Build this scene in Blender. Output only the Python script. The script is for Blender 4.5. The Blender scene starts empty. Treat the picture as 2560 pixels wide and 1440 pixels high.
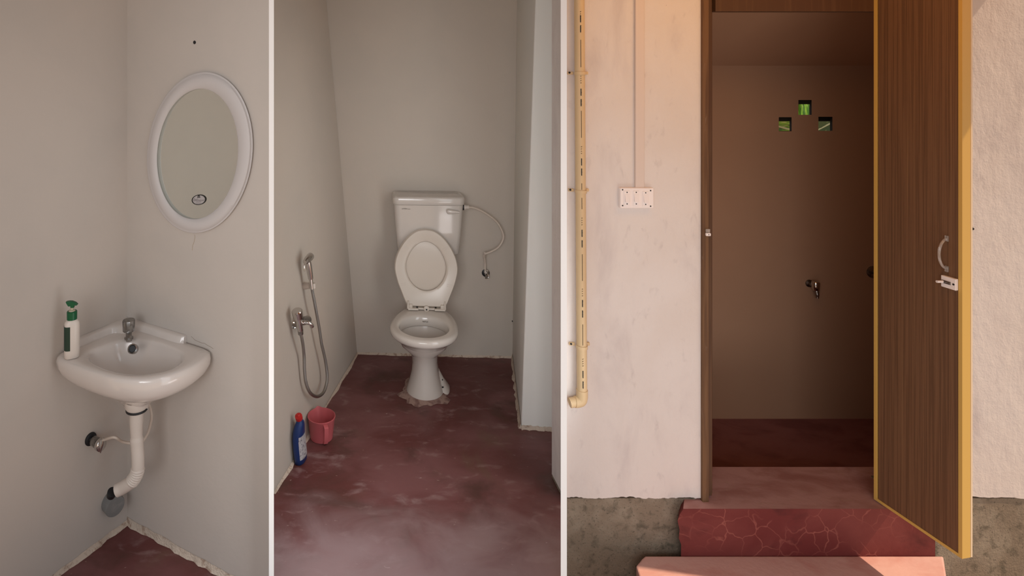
import bpy, bmesh, math, random
from mathutils import Vector, Matrix
random.seed(7)
SC = bpy.context.scene
COL = SC.collection
V = Vector

# ------------------------------------------------------------------ camera
F, CX, CY, EYE = 1500.0, 850.0, 160.0, 1.8      # focal length and principal point in pixels of a 2560 x 1440 picture
cam = bpy.data.objects.new('camera', bpy.data.cameras.new('camera'))
COL.objects.link(cam)
cam.location = (0, 0, EYE)
cam.rotation_euler = (math.pi / 2, 0, 0)
cam.data.sensor_width = 36
cam.data.lens = F / 2560 * 36
cam.data.shift_x = (1280 - CX) / 2560
cam.data.shift_y = -(720 - CY) / 2560
cam.data.clip_start = 0.05
SC.camera = cam

# ------------------------------------------------------------------ world, sun, daylight, added fill lamps, exposure
w = bpy.data.worlds.new('sky'); SC.world = w; w.use_nodes = True
bg = w.node_tree.nodes['Background']
bg.inputs['Color'].default_value = (0.97, 0.98, 1.0, 1)
bg.inputs['Strength'].default_value = 0.44


def lamp(name, kind, loc, aim, energy, color, **kw):
    d = bpy.data.lights.new(name, kind)
    d.energy = energy; d.color = color
    for k, x in kw.items(): setattr(d, k, x)
    o = bpy.data.objects.new(name, d); COL.objects.link(o)
    o.location = loc
    o.rotation_euler = (V(aim) - V(loc)).to_track_quat('-Z', 'Y').to_euler()
    return o


SUN_DIR = V((0.60, -0.112, 0.78)).normalized()
lamp('sun', 'SUN', tuple(SUN_DIR * 8), (0, 0, 0), 4.6, (1.0, 0.73, 0.50), angle=math.radians(0.8))
lamp('daylight_from_yard', 'AREA', (-0.5, -1.5, 2.0), (1.0, 3.2, 1.0), 9.0, (0.98, 0.98, 1.0), size=2.0, size_y=1.4, shape='RECTANGLE', spread=math.radians(62))
lamp('front_floor_fill', 'AREA', (0.36, 1.05, 2.25), (0.0, 2.12, 0.0), 1.7, (0.95, 0.97, 1.0), size=0.35, size_y=0.25, shape='RECTANGLE', spread=math.radians(36))  # added overhead fill to brighten the toilet bay's front floor
lamp('side_gap_fill', 'AREA', (0.842, 2.25, 1.25), (-0.05, 2.98, 1.05), 3.0, (0.90, 0.97, 1.0), size=0.34, size_y=1.7, shape='RECTANGLE', spread=math.radians(110))  # added fill in a gap left in the partition; no door stands there
lamp('daylight_from_wash_door', 'AREA', (-0.175, 1.48, 1.15), (-1.168, 1.364, 1.15), 2.3, (0.84, 0.93, 1.0), size=0.3, size_y=1.5, shape='RECTANGLE')
lamp('low_porch_fill', 'AREA', (1.7, 0.45, -0.25), (1.9, 2.4, 0.45), 8.0, (1.0, 0.95, 0.96), size=1.5, size_y=0.5, shape='RECTANGLE')  # added low fill for the porch wall, on top of the ground's own bounce
lamp('warm_porch_fill', 'AREA', (1.6, 1.75, 2.28), (1.9, 2.6, 1.2), 4.6, (1.0, 0.52, 0.14), size=1.2, size_y=0.3, shape='RECTANGLE')  # added to warm the top of the porch wall; no lamp hangs there
SC.view_settings.view_transform = 'Standard'
SC.view_settings.look = 'None'
SC.view_settings.gamma = 1
SC.view_settings.exposure = 0.0
SC.view_settings.use_curve_mapping = False
SC.cycles.max_bounces = 10
SC.cycles.diffuse_bounces = 6


# ------------------------------------------------------------------ helpers
def ray(px, py):
    return V(((px - CX) / F, 1.0, (CY - py) / F))


EYEP = V((0, 0, EYE))


def atY(px, py, Y):
    return EYEP + ray(px, py) * Y


def floorpt(px, py, z=0.0):
    r = ray(px, py)
    return EYEP + r * ((z - EYE) / r.z)


class Plane:
    def __init__(s, p, n):
        s.p = V(p); s.n = V(n).normalized()

    def hit(s, px, py, off=0.0):
        r = ray(px, py)
        t = ((s.p + s.n * off) - EYEP).dot(s.n) / r.dot(s.n)
        return EYEP + r * t


def S(r, g, b):
    f = lambda c: (c / 255 / 12.92) if c / 255 <= 0.04045 else ((c / 255 + 0.055) / 1.055) ** 2.4
    return (f(r), f(g), f(b), 1)


def catmull(pts, n=6):
    pts = [V(p) for p in pts]
    out = []
    P = [pts[0] * 2 - pts[1]] + pts + [pts[-1] * 2 - pts[-2]]
    for i in range(1, len(P) - 2):
        a, b, c, d = P[i - 1], P[i], P[i + 1], P[i + 2]
        for k in range(n):
            t = k / n
            out.append(0.5 * ((2 * b) + (c - a) * t + (2 * a - 5 * b + 4 * c - d) * t * t + (3 * b - a - 3 * c + d) * t ** 3))
    out.append(pts[-1])
    return out


def basis(axis):
    a = V(axis).normalized()
    u = a.cross(V((0, 0, 1)))
    if u.length < 1e-4: u = a.cross(V((0, 1, 0)))
    u.normalize()
    return u, a.cross(u).normalized(), a


class MB:
    def __init__(s): s.v = []; s.f = []

    def add(s, vs, fs):
        k = len(s.v); s.v += [V(p) for p in vs]; s.f += [tuple(i + k for i in f) for f in fs]; return s

    def box(s, lo, hi, M=None):
        x0, y0, z0 = lo; x1, y1, z1 = hi
        vs = [V(p) for p in ((x0, y0, z0), (x1, y0, z0), (x1, y1, z0), (x0, y1, z0), (x0, y0, z1), (x1, y0, z1), (x1, y1, z1), (x0, y1, z1))]
        if M is not None: vs = [M @ p for p in vs]
        return s.add(vs, [(0, 3, 2, 1), (4, 5, 6, 7), (0, 1, 5, 4), (1, 2, 6, 5), (2, 3, 7, 6), (3, 0, 4, 7)])

    def loft(s, rings, cap0=True, cap1=True):
        n = len(rings[0]); vs = [p for r in rings for p in r]; fs = []
        for i in range(len(rings) - 1):
            for j in range(n):
                k = (j + 1) % n
                fs.append((i * n + j, i * n + k, (i + 1) * n + k, (i + 1) * n + j))
        if cap0: fs.append(tuple(range(n - 1, -1, -1)))
        if cap1: fs.append(tuple((len(rings) - 1) * n + j for j in range(n)))
        return s.add(vs, fs)

    def tube(s, pts, r, n=12, caps=True):
        pts = [V(p) for p in pts]
        rr = r if isinstance(r, (list, tuple)) else [r] * len(pts)
        t0 = (pts[1] - pts[0]).normalized()
        u, v, _ = basis(t0)
        rings = []
        for i, p in enumerate(pts):
            t = (pts[min(i + 1, len(pts) - 1)] - pts[max(i - 1, 0)]).normalized()
            u = (u - t * u.dot(t)).normalized(); v = t.cross(u)
            rings.append([p + (u * math.cos(a) + v * math.sin(a)) * rr[i] for a in (2 * math.pi * k / n for k in range(n))])
        return s.loft(rings, caps, caps)

    def lathe(s, prof, o, axis=(0, 0, 1), n=28, caps=True):
        u, v, a = basis(axis); o = V(o)
        return s.loft([[o + a * h + (u * math.cos(q) + v * math.sin(q)) * r for q in (2 * math.pi * k / n for k in range(n))] for r, h in prof], caps, caps)

    def prism(s, poly, d):
        d = V(d); n = len(poly)
        return s.loft([[V(p) for p in poly], [V(p) + d for p in poly]])


ORG = {}


def link(o, parent, origin):
    COL.objects.link(o)
    if parent is not None:
        o.parent = parent; ORG[o.name] = ORG[parent.name]
    else:
        o.location = origin; ORG[o.name] = V(origin)


def build(mb, name, m, parent=None, origin=None, smooth=40, bevel=0, seg=2, subsurf=0):
    if parent is not None: org = ORG[parent.name]
    elif origin is not None: org = V(origin)
    else:
        org = V(((min(p.x for p in mb.v) + max(p.x for p in mb.v)) / 2, (min(p.y for p in mb.v) + max(p.y for p in mb.v)) / 2, min(p.z for p in mb.v)))
    me = bpy.data.meshes.new(name)
    me.from_pydata([tuple(p - org) for p in mb.v], [], mb.f)
    bm = bmesh.new(); bm.from_mesh(me)
    bmesh.ops.recalc_face_normals(bm, faces=bm.faces)
    bm.to_mesh(me); bm.free()
    if smooth:
        for p in me.polygons: p.use_smooth = True
        me.set_sharp_from_angle(angle=math.radians(smooth))
    for x in (m if isinstance(m, (list, tuple)) else [m]): me.materials.append(x)
    o = bpy.data.objects.new(name, me)
    link(o, parent, org)
    if bevel:
        b = o.modifiers.new('bevel', 'BEVEL'); b.width = bevel; b.segments = seg; b.limit_method = 'ANGLE'; b.angle_limit = math.radians(35)
        b.harden_normals = False
    if subsurf:
        q = o.modifiers.new('subsurf', 'SUBSURF'); q.levels = q.render_levels = subsurf
    return o


def thing(name, label, cat, loc, group=None):
    o = bpy.data.objects.new(name, None); o.empty_display_size = 0.05
    link(o, None, loc)
    return tag(o, label, cat, group)


def tag(o, label, cat, group=None):
    o['label'] = label; o['category'] = cat
    if group: o['group'] = group
    return o


def struct(mb, name, m, **kw):
    o = build(mb, name, m, **kw); o['kind'] = 'structure'; return o


def copy_tree(o, parent=None):
    c = o.copy(); COL.objects.link(c); c.parent = parent
    for ch in list(o.children): copy_tree(ch, c)
    return c


# ------------------------------------------------------------------ materials
def mat(name, base, rough=0.5, metal=0.0, var=None, bump=None, spec=0.5, coat=0.0, trans=0.0, ior=1.45, vec='Object', rvar=None, crack=None, front_glow=None):
    """var: list of (colour, scale(xyz), low, high, amount) laid over the base; bump: list of (scale(xyz), strength, detail)"""
    m = bpy.data.materials.new(name); m.use_nodes = True
    nt = m.node_tree; N = nt.nodes; L = nt.links
    b = N['Principled BSDF']
    b.inputs['Roughness'].default_value = rough; b.inputs['Metallic'].default_value = metal
    b.inputs['Specular IOR Level'].default_value = spec; b.inputs['Coat Weight'].default_value = coat
    b.inputs['Coat Roughness'].default_value = 0.06
    b.inputs['Transmission Weight'].default_value = trans; b.inputs['IOR'].default_value = ior
    tc = N.new('ShaderNodeTexCoord')

    def noise(scale, detail=5, seed=0.0, dist=0.0, rough_=0.55):
        mp = N.new('ShaderNodeMapping')
        mp.inputs['Scale'].default_value = scale if isinstance(scale, tuple) else (scale,) * 3
        mp.inputs['Location'].default_value = (seed, seed * 1.7, -seed)
        L.new(tc.outputs[vec], mp.inputs['Vector'])
        n = N.new('ShaderNodeTexNoise'); n.inputs['Scale'].default_value = 1.0; n.inputs['Detail'].default_value = detail
        n.inputs['Distortion'].default_value = dist; n.inputs['Roughness'].default_value = rough_
        L.new(mp.outputs['Vector'], n.inputs['Vector'])
        return n.outputs['Fac']

    cur = None
    for i, (c, sc, lo, hi, amt) in enumerate(var or []):
        fac = noise(sc, 6, 3.1 * i + 0.7, 0.4)
        mr = N.new('ShaderNodeMapRange'); mr.inputs['From Min'].default_value = lo; mr.inputs['From Max'].default_value = hi
        mr.inputs['To Max'].default_value = amt; mr.interpolation_type = 'SMOOTHSTEP'
        L.new(fac, mr.inputs['Value'])
        mx = N.new('ShaderNodeMix'); mx.data_type = 'RGBA'
        L.new(mr.outputs['Result'], mx.inputs['Factor'])
        if cur is None: mx.inputs['A'].default_value = base
        else: L.new(cur, mx.inputs['A'])
        mx.inputs['B'].default_value = c
        cur = mx.outputs['Result']
    if crack:
        c, sc, wd, amt = crack
        vo = N.new('ShaderNodeTexVoronoi'); vo.feature = 'DISTANCE_TO_EDGE'; vo.inputs['Scale'].default_value = sc
        ad = N.new('ShaderNodeVectorMath'); ad.operation = 'ADD'
        nz = N.new('ShaderNodeTexNoise'); nz.inputs['Scale'].default_value = sc * 1.3
        vs_ = N.new('ShaderNodeVectorMath'); vs_.operation = 'SCALE'; vs_.inputs['Scale'].default_value = 0.05
        L.new(tc.outputs[vec], nz.inputs['Vector']); L.new(nz.outputs['Color'], vs_.inputs[0])
        L.new(tc.outputs[vec], ad.inputs[0]); L.new(vs_.outputs['Vector'], ad.inputs[1]); L.new(ad.outputs['Vector'], vo.inputs['Vector'])
        mr = N.new('ShaderNodeMapRange'); mr.inputs['From Min'].default_value = 0.0; mr.inputs['From Max'].default_value = wd
        mr.inputs['To Min'].default_value = 1; mr.inputs['To Max'].default_value = 0
        L.new(vo.outputs['Distance'], mr.inputs['Value'])
        mu = N.new('ShaderNodeMath'); mu.operation = 'MULTIPLY'; L.new(mr.outputs['Result'], mu.inputs[0])
        m2 = N.new('ShaderNodeMapRange'); m2.inputs['From Min'].default_value = 0.42; m2.inputs['From Max'].default_value = 0.6; m2.inputs['To Max'].default_value = amt
        L.new(noise(5.0, 3, 11.0), m2.inputs['Value']); L.new(m2.outputs['Result'], mu.inputs[1])
        mx = N.new('ShaderNodeMix'); mx.data_type = 'RGBA'; L.new(mu.outputs['Value'], mx.inputs['Factor'])
        if cur is None: mx.inputs['A'].default_value = base
        else: L.new(cur, mx.inputs['A'])
        mx.inputs['B'].default_value = c; cur = mx.outputs['Result']
    if front_glow:                                  # daylight glow on the front floor put into the colour, broken up by noise
        c, y0, y1, amt = front_glow
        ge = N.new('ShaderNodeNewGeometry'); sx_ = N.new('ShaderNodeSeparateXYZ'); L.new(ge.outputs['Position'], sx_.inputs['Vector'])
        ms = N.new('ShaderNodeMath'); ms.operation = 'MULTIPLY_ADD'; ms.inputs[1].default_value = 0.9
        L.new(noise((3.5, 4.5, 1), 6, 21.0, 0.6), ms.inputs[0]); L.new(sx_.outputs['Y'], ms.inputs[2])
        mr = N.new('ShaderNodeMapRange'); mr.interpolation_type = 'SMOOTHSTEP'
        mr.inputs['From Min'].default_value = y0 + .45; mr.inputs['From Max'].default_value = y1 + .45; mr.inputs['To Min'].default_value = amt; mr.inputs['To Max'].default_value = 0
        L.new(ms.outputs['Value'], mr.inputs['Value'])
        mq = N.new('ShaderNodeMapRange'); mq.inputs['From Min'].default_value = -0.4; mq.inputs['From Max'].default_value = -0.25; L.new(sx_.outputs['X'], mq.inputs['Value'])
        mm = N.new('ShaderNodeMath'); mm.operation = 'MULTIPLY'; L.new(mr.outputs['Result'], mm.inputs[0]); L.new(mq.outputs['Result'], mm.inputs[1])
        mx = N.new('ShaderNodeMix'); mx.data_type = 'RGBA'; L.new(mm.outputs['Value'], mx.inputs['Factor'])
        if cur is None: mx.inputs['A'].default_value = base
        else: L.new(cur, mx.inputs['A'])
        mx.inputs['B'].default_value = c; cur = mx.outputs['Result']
    if cur is None: b.inputs['Base Color'].default_value = base
    else: L.new(cur, b.inputs['Base Color'])
    if rvar:
        sc, lo, hi = rvar
        mr = N.new('ShaderNodeMapRange'); mr.inputs['From Min'].default_value = 0.3; mr.inputs['From Max'].default_value = 0.7
        mr.inputs['To Min'].default_value = lo; mr.inputs['To Max'].default_value = hi
        L.new(noise(sc, 5, 9.3), mr.inputs['Value']); L.new(mr.outputs['Result'], b.inputs['Roughness'])
    last = None
    for i, (sc, st, det) in enumerate(bump or []):
        bp = N.new('ShaderNodeBump'); bp.inputs['Strength'].default_value = st; bp.inputs['Distance'].default_value = 0.01
        L.new(noise(sc, det, 5.2 * i + 2.0), bp.inputs['Height'])
        if last is not None: L.new(last, bp.inputs['Normal'])
        last = bp.outputs['Normal']
    if last is not None: L.new(last, b.inputs['Normal'])
    return m


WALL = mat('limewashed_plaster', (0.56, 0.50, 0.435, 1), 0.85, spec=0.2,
           var=[((0.51, 0.465, 0.41, 1), 2.2, 0.35, 0.7, 0.6), ((0.60, 0.515, 0.43, 1), 1.1, 0.45, 0.75, 0.6)],
           bump=[(5.0, 0.12, 3), (60.0, 0.05, 3)])
WASHWALL = mat('limewashed_wash_corner', (0.56, 0.505, 0.455, 1), 0.85, spec=0.2,
           var=[((0.50, 0.46, 0.42, 1), 2.2, 0.35, 0.7, 0.6), ((0.60, 0.52, 0.455, 1), 1.1, 0.45, 0.75, 0.6)],
           bump=[(5.0, 0.12, 3), (60.0, 0.05, 3)])
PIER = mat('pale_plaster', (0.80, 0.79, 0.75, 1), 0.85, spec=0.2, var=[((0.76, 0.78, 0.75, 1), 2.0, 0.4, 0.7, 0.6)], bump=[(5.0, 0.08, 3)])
COVE = mat('rough_mortar', (0.60, 0.50, 0.41, 1), 0.95, spec=0.1, var=[((0.33, 0.22, 0.16, 1), 45.0, 0.5, 0.68, 0.8)], bump=[(120.0, 0.5, 4)])
WHITE = mat('white_partition_paint', (0.93, 0.93, 0.92, 1), 0.8, spec=0.2, bump=[(70.0, 0.03, 3)])
FACADE = mat('rough_lime_plaster', (0.735, 0.685, 0.655, 1), 0.9, spec=0.15,
             var=[((0.68, 0.61, 0.56, 1), 1.7, 0.42, 0.7, 0.6), ((0.50, 0.44, 0.44, 1), (5.5, 5.5, 2.2), 0.50, 0.80, 0.55), ((0.42, 0.37, 0.37, 1), (30, 30, 14), 0.58, 0.80, 0.3), ((0.22, 0.18, 0.17, 1), (110, 110, 90), 0.72, 0.78, 0.5)],
             bump=[((26, 26, 12), 0.35, 5), ((8, 8, 9), 0.25, 3), (150.0, 0.12, 3)])
CEMENT = mat('cement_plinth', (0.24, 0.195, 0.145, 1), 0.9, spec=0.2,
             var=[((0.33, 0.285, 0.22, 1), 7.0, 0.45, 0.7, 0.8), ((0.11, 0.095, 0.07, 1), 24.0, 0.5, 0.72, 0.8), ((0.05, 0.045, 0.035, 1), 130.0, 0.56, 0.7, 0.6)],
             bump=[(40.0, 0.4, 5), (140.0, 0.3, 3)])
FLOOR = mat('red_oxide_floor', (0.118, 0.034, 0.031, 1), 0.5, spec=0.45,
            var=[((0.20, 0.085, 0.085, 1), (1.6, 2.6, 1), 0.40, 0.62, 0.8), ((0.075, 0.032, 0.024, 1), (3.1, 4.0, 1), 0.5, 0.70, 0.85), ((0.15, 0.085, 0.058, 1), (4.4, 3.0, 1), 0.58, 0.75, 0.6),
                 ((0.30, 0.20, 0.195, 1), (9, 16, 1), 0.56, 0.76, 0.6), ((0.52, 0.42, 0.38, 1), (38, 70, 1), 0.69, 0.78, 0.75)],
            bump=[(30.0, 0.08, 4), (6.0, 0.06, 2)], rvar=((5, 7, 1), 0.34, 0.6), front_glow=((0.30, 0.215, 0.215, 1), 2.05, 2.55, 0.75))
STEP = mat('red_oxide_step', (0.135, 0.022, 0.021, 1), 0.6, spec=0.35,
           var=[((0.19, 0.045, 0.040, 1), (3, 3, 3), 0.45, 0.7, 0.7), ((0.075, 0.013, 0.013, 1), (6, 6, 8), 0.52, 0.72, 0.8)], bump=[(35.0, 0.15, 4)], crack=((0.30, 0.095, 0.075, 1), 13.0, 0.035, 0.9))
THRESH = mat('lightened_threshold', (0.47, 0.275, 0.26, 1), 0.7, spec=0.3, var=[((0.30, 0.13, 0.115, 1), (4, 9, 4), 0.42, 0.68, 0.8), ((0.42, 0.26, 0.22, 1), (14, 30, 14), 0.58, 0.75, 0.6)], bump=[(40.0, 0.12, 4)])  # lighter than the riser's red, to make up for weak light on the threshold
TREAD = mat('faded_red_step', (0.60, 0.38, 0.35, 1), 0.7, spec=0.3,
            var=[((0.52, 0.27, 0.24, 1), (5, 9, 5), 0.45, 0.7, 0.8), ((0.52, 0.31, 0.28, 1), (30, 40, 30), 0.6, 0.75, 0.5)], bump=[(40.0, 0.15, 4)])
INNER = mat('dimmed_wall_plaster', (0.46, 0.285, 0.185, 1), 0.9, spec=0.15, var=[((0.42, 0.26, 0.17, 1), 1.5, 0.4, 0.7, 0.6)], bump=[(8.0, 0.08, 3)])  # the room's dim, warm light is put into a darker tan wall colour
TIMBER = mat('stained_timber', (0.165, 0.088, 0.043, 1), 0.6, spec=0.3,
             var=[((0.09, 0.045, 0.024, 1), (60, 60, 2.0), 0.45, 0.65, 0.7), ((0.36, 0.28, 0.22, 1), (30, 30, 7), 0.62, 0.78, 0.5)], bump=[((80, 80, 3), 0.2, 4)])
GOLD = mat('gold_pvc_edging', (0.62, 0.40, 0.105, 1), 0.38, spec=0.5)
DOOR = mat('woodgrain_laminate', (0.185, 0.098, 0.052, 1), 0.42, spec=0.4,
           var=[((0.115, 0.06, 0.032, 1), (110, 220, 1.6), 0.42, 0.6, 0.8), ((0.25, 0.14, 0.07, 1), (45, 90, 1.0), 0.55, 0.72, 0.5)], bump=[((70, 140, 1.6), 0.05, 4)])
CERAM = mat('white_ceramic', (0.60, 0.55, 0.50, 1), 0.12, spec=0.5, coat=0.4)
CERAMB = mat('white_basin_ceramic', (0.66, 0.60, 0.555, 1), 0.10, spec=0.5, coat=0.5)
SEATP = mat('ivory_seat_plastic', (0.62, 0.55, 0.475, 1), 0.25, spec=0.5)
PVC = mat('white_pvc', (0.64, 0.57, 0.51, 1), 0.4, spec=0.4)
HOSE = mat('white_hose', (0.66, 0.57, 0.49, 1), 0.4, spec=0.4)
FRAMEP = mat('pale_grey_plastic', (0.575, 0.54, 0.525, 1), 0.45, spec=0.35)
CHROME = mat('chrome', (0.62, 0.60, 0.58, 1), 0.14, metal=1.0)
CHROMED = mat('dull_chrome', (0.36, 0.345, 0.33, 1), 0.28, metal=1.0, var=[((0.22, 0.21, 0.20, 1), 60.0, 0.45, 0.6, 0.8)])
METALH = mat('braided_steel', (0.42, 0.40, 0.37, 1), 0.3, metal=1.0, bump=[((900, 900, 900), 0.4, 1)])
GLASS = mat('mirror_glass', (0.86, 0.90, 0.86, 1), 0.015, metal=1.0)
BLACK = mat('black_rubber', (0.012, 0.012, 0.014, 1), 0.5)
DARK = mat('dark_print', (0.03, 0.028, 0.026, 1), 0.6)
BROWNP = mat('brown_print', (0.09, 0.055, 0.025, 1), 0.6)
GREYP = mat('grey_print', (0.16, 0.14, 0.14, 1), 0.6)
STICK = mat('sticker_film', (0.42, 0.39, 0.385, 1), 0.5)
GREYPVC = mat('grey_pvc', (0.20, 0.20, 0.195, 1), 0.45, var=[((0.27, 0.265, 0.25, 1), 25.0, 0.5, 0.7, 0.6)])
GREEN = mat('green_plastic', (0.0, 0.095, 0.032, 1), 0.35)
SOAP = mat('cream_bottle_plastic', (0.70, 0.63, 0.565, 1), 0.32)
IVORY = mat('translucent_nozzle', (0.50, 0.43, 0.31, 1), 0.4)
LABELG = mat('dark_green_label', (0.012, 0.04, 0.025, 1), 0.4, var=[((0.35, 0.42, 0.38, 1), (40, 40, 22), 0.58, 0.68, 0.9)])
PINK = mat('pink_plastic', (0.50, 0.115, 0.125, 1), 0.4, spec=0.4)
BLUE = mat('blue_plastic', (0.010, 0.032, 0.135, 1), 0.35)
RED = mat('red_cap_plastic', (0.50, 0.022, 0.020, 1), 0.4)
PAPER = mat('pale_label', (0.46, 0.44, 0.45, 1), 0.5, var=[((0.10, 0.09, 0.12, 1), (140, 140, 110), 0.52, 0.6, 0.8)])
CREAM = mat('cream_cpvc', (0.68, 0.51, 0.30, 1), 0.45, spec=0.4)
SWITCHP = mat('white_switch_plastic', (0.88, 0.82, 0.80, 1), 0.35)
TRUNK = mat('painted_trunking', (0.70, 0.60, 0.54, 1), 0.6)
CLEAR = mat('clear_acrylic', (0.85, 0.80, 0.76, 1), 0.08, trans=0.75, ior=1.49)
LEAF = mat('banana_leaf', (0.30, 0.66, 0.05, 1), 0.4, var=[((0.04, 0.17, 0.012, 1), (75, 75, 3), 0.46, 0.58, 0.95), ((0.75, 0.9, 0.35, 1), (75, 75, 8), 0.56, 0.68, 0.8)])
LEAF2 = mat('curled_banana_leaf', (0.30, 0.66, 0.05, 1), 0.45, var=[((0.04, 0.17, 0.012, 1), (5, 3, 75), 0.46, 0.58, 0.95), ((0.75, 0.9, 0.35, 1), (14, 3, 75), 0.56, 0.68, 0.8)])
RIBM = mat('leaf_midrib', (0.78, 0.82, 0.50, 1), 0.45)
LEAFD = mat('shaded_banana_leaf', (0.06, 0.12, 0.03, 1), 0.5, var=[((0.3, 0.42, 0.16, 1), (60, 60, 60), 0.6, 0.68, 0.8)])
WARM_BOUNCE = mat('warm_bounce_soffit', (0.60, 0.27, 0.10, 1), 0.8)  # unseen soffit, its orange chosen to throw warm bounce on the porch wall
SOIL = mat('sandy_yard', (0.46, 0.40, 0.34, 1), 0.95, var=[((0.26, 0.19, 0.14, 1), 3.0, 0.4, 0.7, 0.8)], bump=[(20.0, 0.3, 4)])
ROOFM = mat('cement_slab', (0.45, 0.42, 0.39, 1), 0.9)


# ------------------------------------------------------------------ setting: the wash corner
def slab_wall(p0, p1, z0, z1, thick, lean0=None, lean1=None):
    """upright slab on the floor line p0-p1; thick is a plan vector pointing away from the room; lean: plan shift of the top"""
    mb = MB(); a0 = V((p0.x, p0.y, z0)); a1 = V((p1.x, p1.y, z0))
    l0 = lean0 or V((0, 0, 0)); l1 = lean1 or V((0, 0, 0))
    n = 8; rows = []
    poly = lambda k: [a0 + l0 * k + V((0, 0, (z1 - z0) * k)), a1 + l1 * k + V((0, 0, (z1 - z0) * k)),
                      a1 + l1 * k + thick + V((0, 0, (z1 - z0) * k)), a0 + l0 * k + thick + V((0, 0, (z1 - z0) * k))]
    return mb.loft([poly(i / n) for i in range(n + 1)])


def wobble(n, lo, hi, step=3):
    k = [random.uniform(lo, hi) for _ in range(n // step + 3)]
    return [k[i // step] * (1 - (i % step) / step) + k[i // step + 1] * ((i % step) / step) + random.uniform(-.06, .06) * (hi - lo) for i in range(n + 1)]


def cove(p0, p1, out, name, h=0.016, d=0.010, n=90):
    """ragged mortar fillet where a wall meets the floor"""
    mb = MB(); rings = []
    hs_ = wobble(n, 0.8, 1.15, 5); ds_ = wobble(n, 0.35, 1.25, 4)
    for i in range(n + 1):
        p = p0.lerp(p1, i / n); dd = d * ds_[i]
        rings.append([V((p.x, p.y, h * hs_[i])) + out * 0.0012, V((p.x, p.y, h * 0.3)) + out * (dd * 0.6), V((p.x, p.y, 0.0008)) + out * dd, V((p.x, p.y, 0.0008))])
    mb.loft(rings)
    return struct(mb, name, COVE, smooth=60)


C1 = floorpt(318, 1310)
DL = (floorpt(180, 1413) - C1).normalized(); DR = (floorpt(505, 1413) - C1).normalized()
NL = V((-DL.y, DL.x, 0)); NL = NL if NL.dot(DR) > 0 else -NL       # left wall's normal, into the room
NR = V((-DR.y, DR.x, 0)); NR = NR if NR.dot(DL) > 0 else -NR
WL = Plane(C1, NL); WR = Plane(C1, NR)
H1 = 2.7
struct(slab_wall(C1 - DL * 0.1, C1 + DL * 1.3, 0, H1, -NL * 0.1), 'wall_wash_left', WASHWALL)
R1_END = C1 + DR * 0.687
struct(slab_wall(C1, R1_END, 0, H1, -NR * 0.012), 'wall_wash_right', WASHWALL)
cove(C1, C1 + DL * 0.7, NL, 'baseboard_wash_left', h=0.02, d=0.012)
cove(C1, C1 + DR * 0.66, NR, 'baseboard_wash_right', h=0.026, d=0.010)

# ------------------------------------------------------------------ setting: the toilet bay
BL = floorpt(893, 885); BR = floorpt(1281, 895)
FL = floorpt(685, 1235)
dl2 = (FL - BL).normalized()
TL = atY(818, 24, BL.y)
n2 = (dl2).cross(TL - BL); n2 = n2 if n2.x > 0 else -n2
W2 = Plane(BL, n2)
zt = TL.z
leanL = (TL - BL) * (H1 / zt); leanL.z = 0
endL = BL + dl2 * ((BL.y - 2.21) / -dl2.y)
struct(slab_wall(endL, BL, 0, H1, V((-0.012, 0, 0)), leanL, leanL), 'wall_toilet_left', WALL)
dB = (BR - BL).normalized(); nB = V((dB.y, -dB.x, 0)); nB = nB if nB.y < 0 else -nB
WB = Plane(BL, nB)
struct(slab_wall(BL - dB * 0.35, BR + dB * 0.25, 0, H1, -nB * 0.12), 'wall_toilet_back', WALL)
PB = floorpt(1303, 1073)
TRr = atY(1292, 24, BR.y) - BR; TRr = TRr * (H1 / TRr.z); TRr.z = 0
TPr = atY(1338, 24, PB.y) - PB; TPr = TPr * (H1 / TPr.z); TPr.z = 0
PE = floorpt(1412, 1079)
dP = (PE - PB).normalized()
PEND = PB + dP * ((1.12 - PB.x) / dP.x)
# the projecting pier: a solid whose left face is the side of the recess
mb = MB(); rows = []
for i in range(9):
    k = i / 8; z = V((0, 0, H1 * k))
    rows.append([BR + TRr * k + z, PB + TPr * k + z, PEND + z, PEND + V((0, 0.8, 0)) + z])
mb.loft(rows)
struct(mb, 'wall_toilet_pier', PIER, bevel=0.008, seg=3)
cove(BL, BR, nB, 'baseboard_toilet_back', h=0.012, d=0.012)
cove(FL - dl2 * 0.0, BL, V((0.95, -0.3, 0)), 'baseboard_toilet_left', h=0.012, d=0.013, n=60)
nS = V((-(PB - BR).y, (PB - BR).x, 0)).normalized(); nS = nS if nS.x < 0 else -nS
cove(BR, PB, nS, 'baseboard_toilet_side', h=0.03, d=0.016)
cove(PB, PB + dP * 0.2, V((0, -1, 0)), 'baseboard_toilet_pier', h=0.022, d=0.01)

# floor under both bays, and the slim partitions that part the three bays
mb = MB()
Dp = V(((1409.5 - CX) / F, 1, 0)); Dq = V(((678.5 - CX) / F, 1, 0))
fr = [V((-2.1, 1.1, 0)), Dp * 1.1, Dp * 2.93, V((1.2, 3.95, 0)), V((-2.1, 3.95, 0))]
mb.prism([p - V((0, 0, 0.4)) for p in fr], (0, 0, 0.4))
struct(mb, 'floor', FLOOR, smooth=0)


def partition(D, y0, y1, half, name, z0, z1):
    d = D.normalized(); s = V((d.y, -d.x, 0)) * half
    a = D * y0; b = D * y1
    mb = MB(); mb.prism([V((p.x, p.y, z0)) for p in (a - s, a + s, b + s, b - s)], (0, 0, z1 - z0))
    return struct(mb, name, WHITE, smooth=0)


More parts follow.
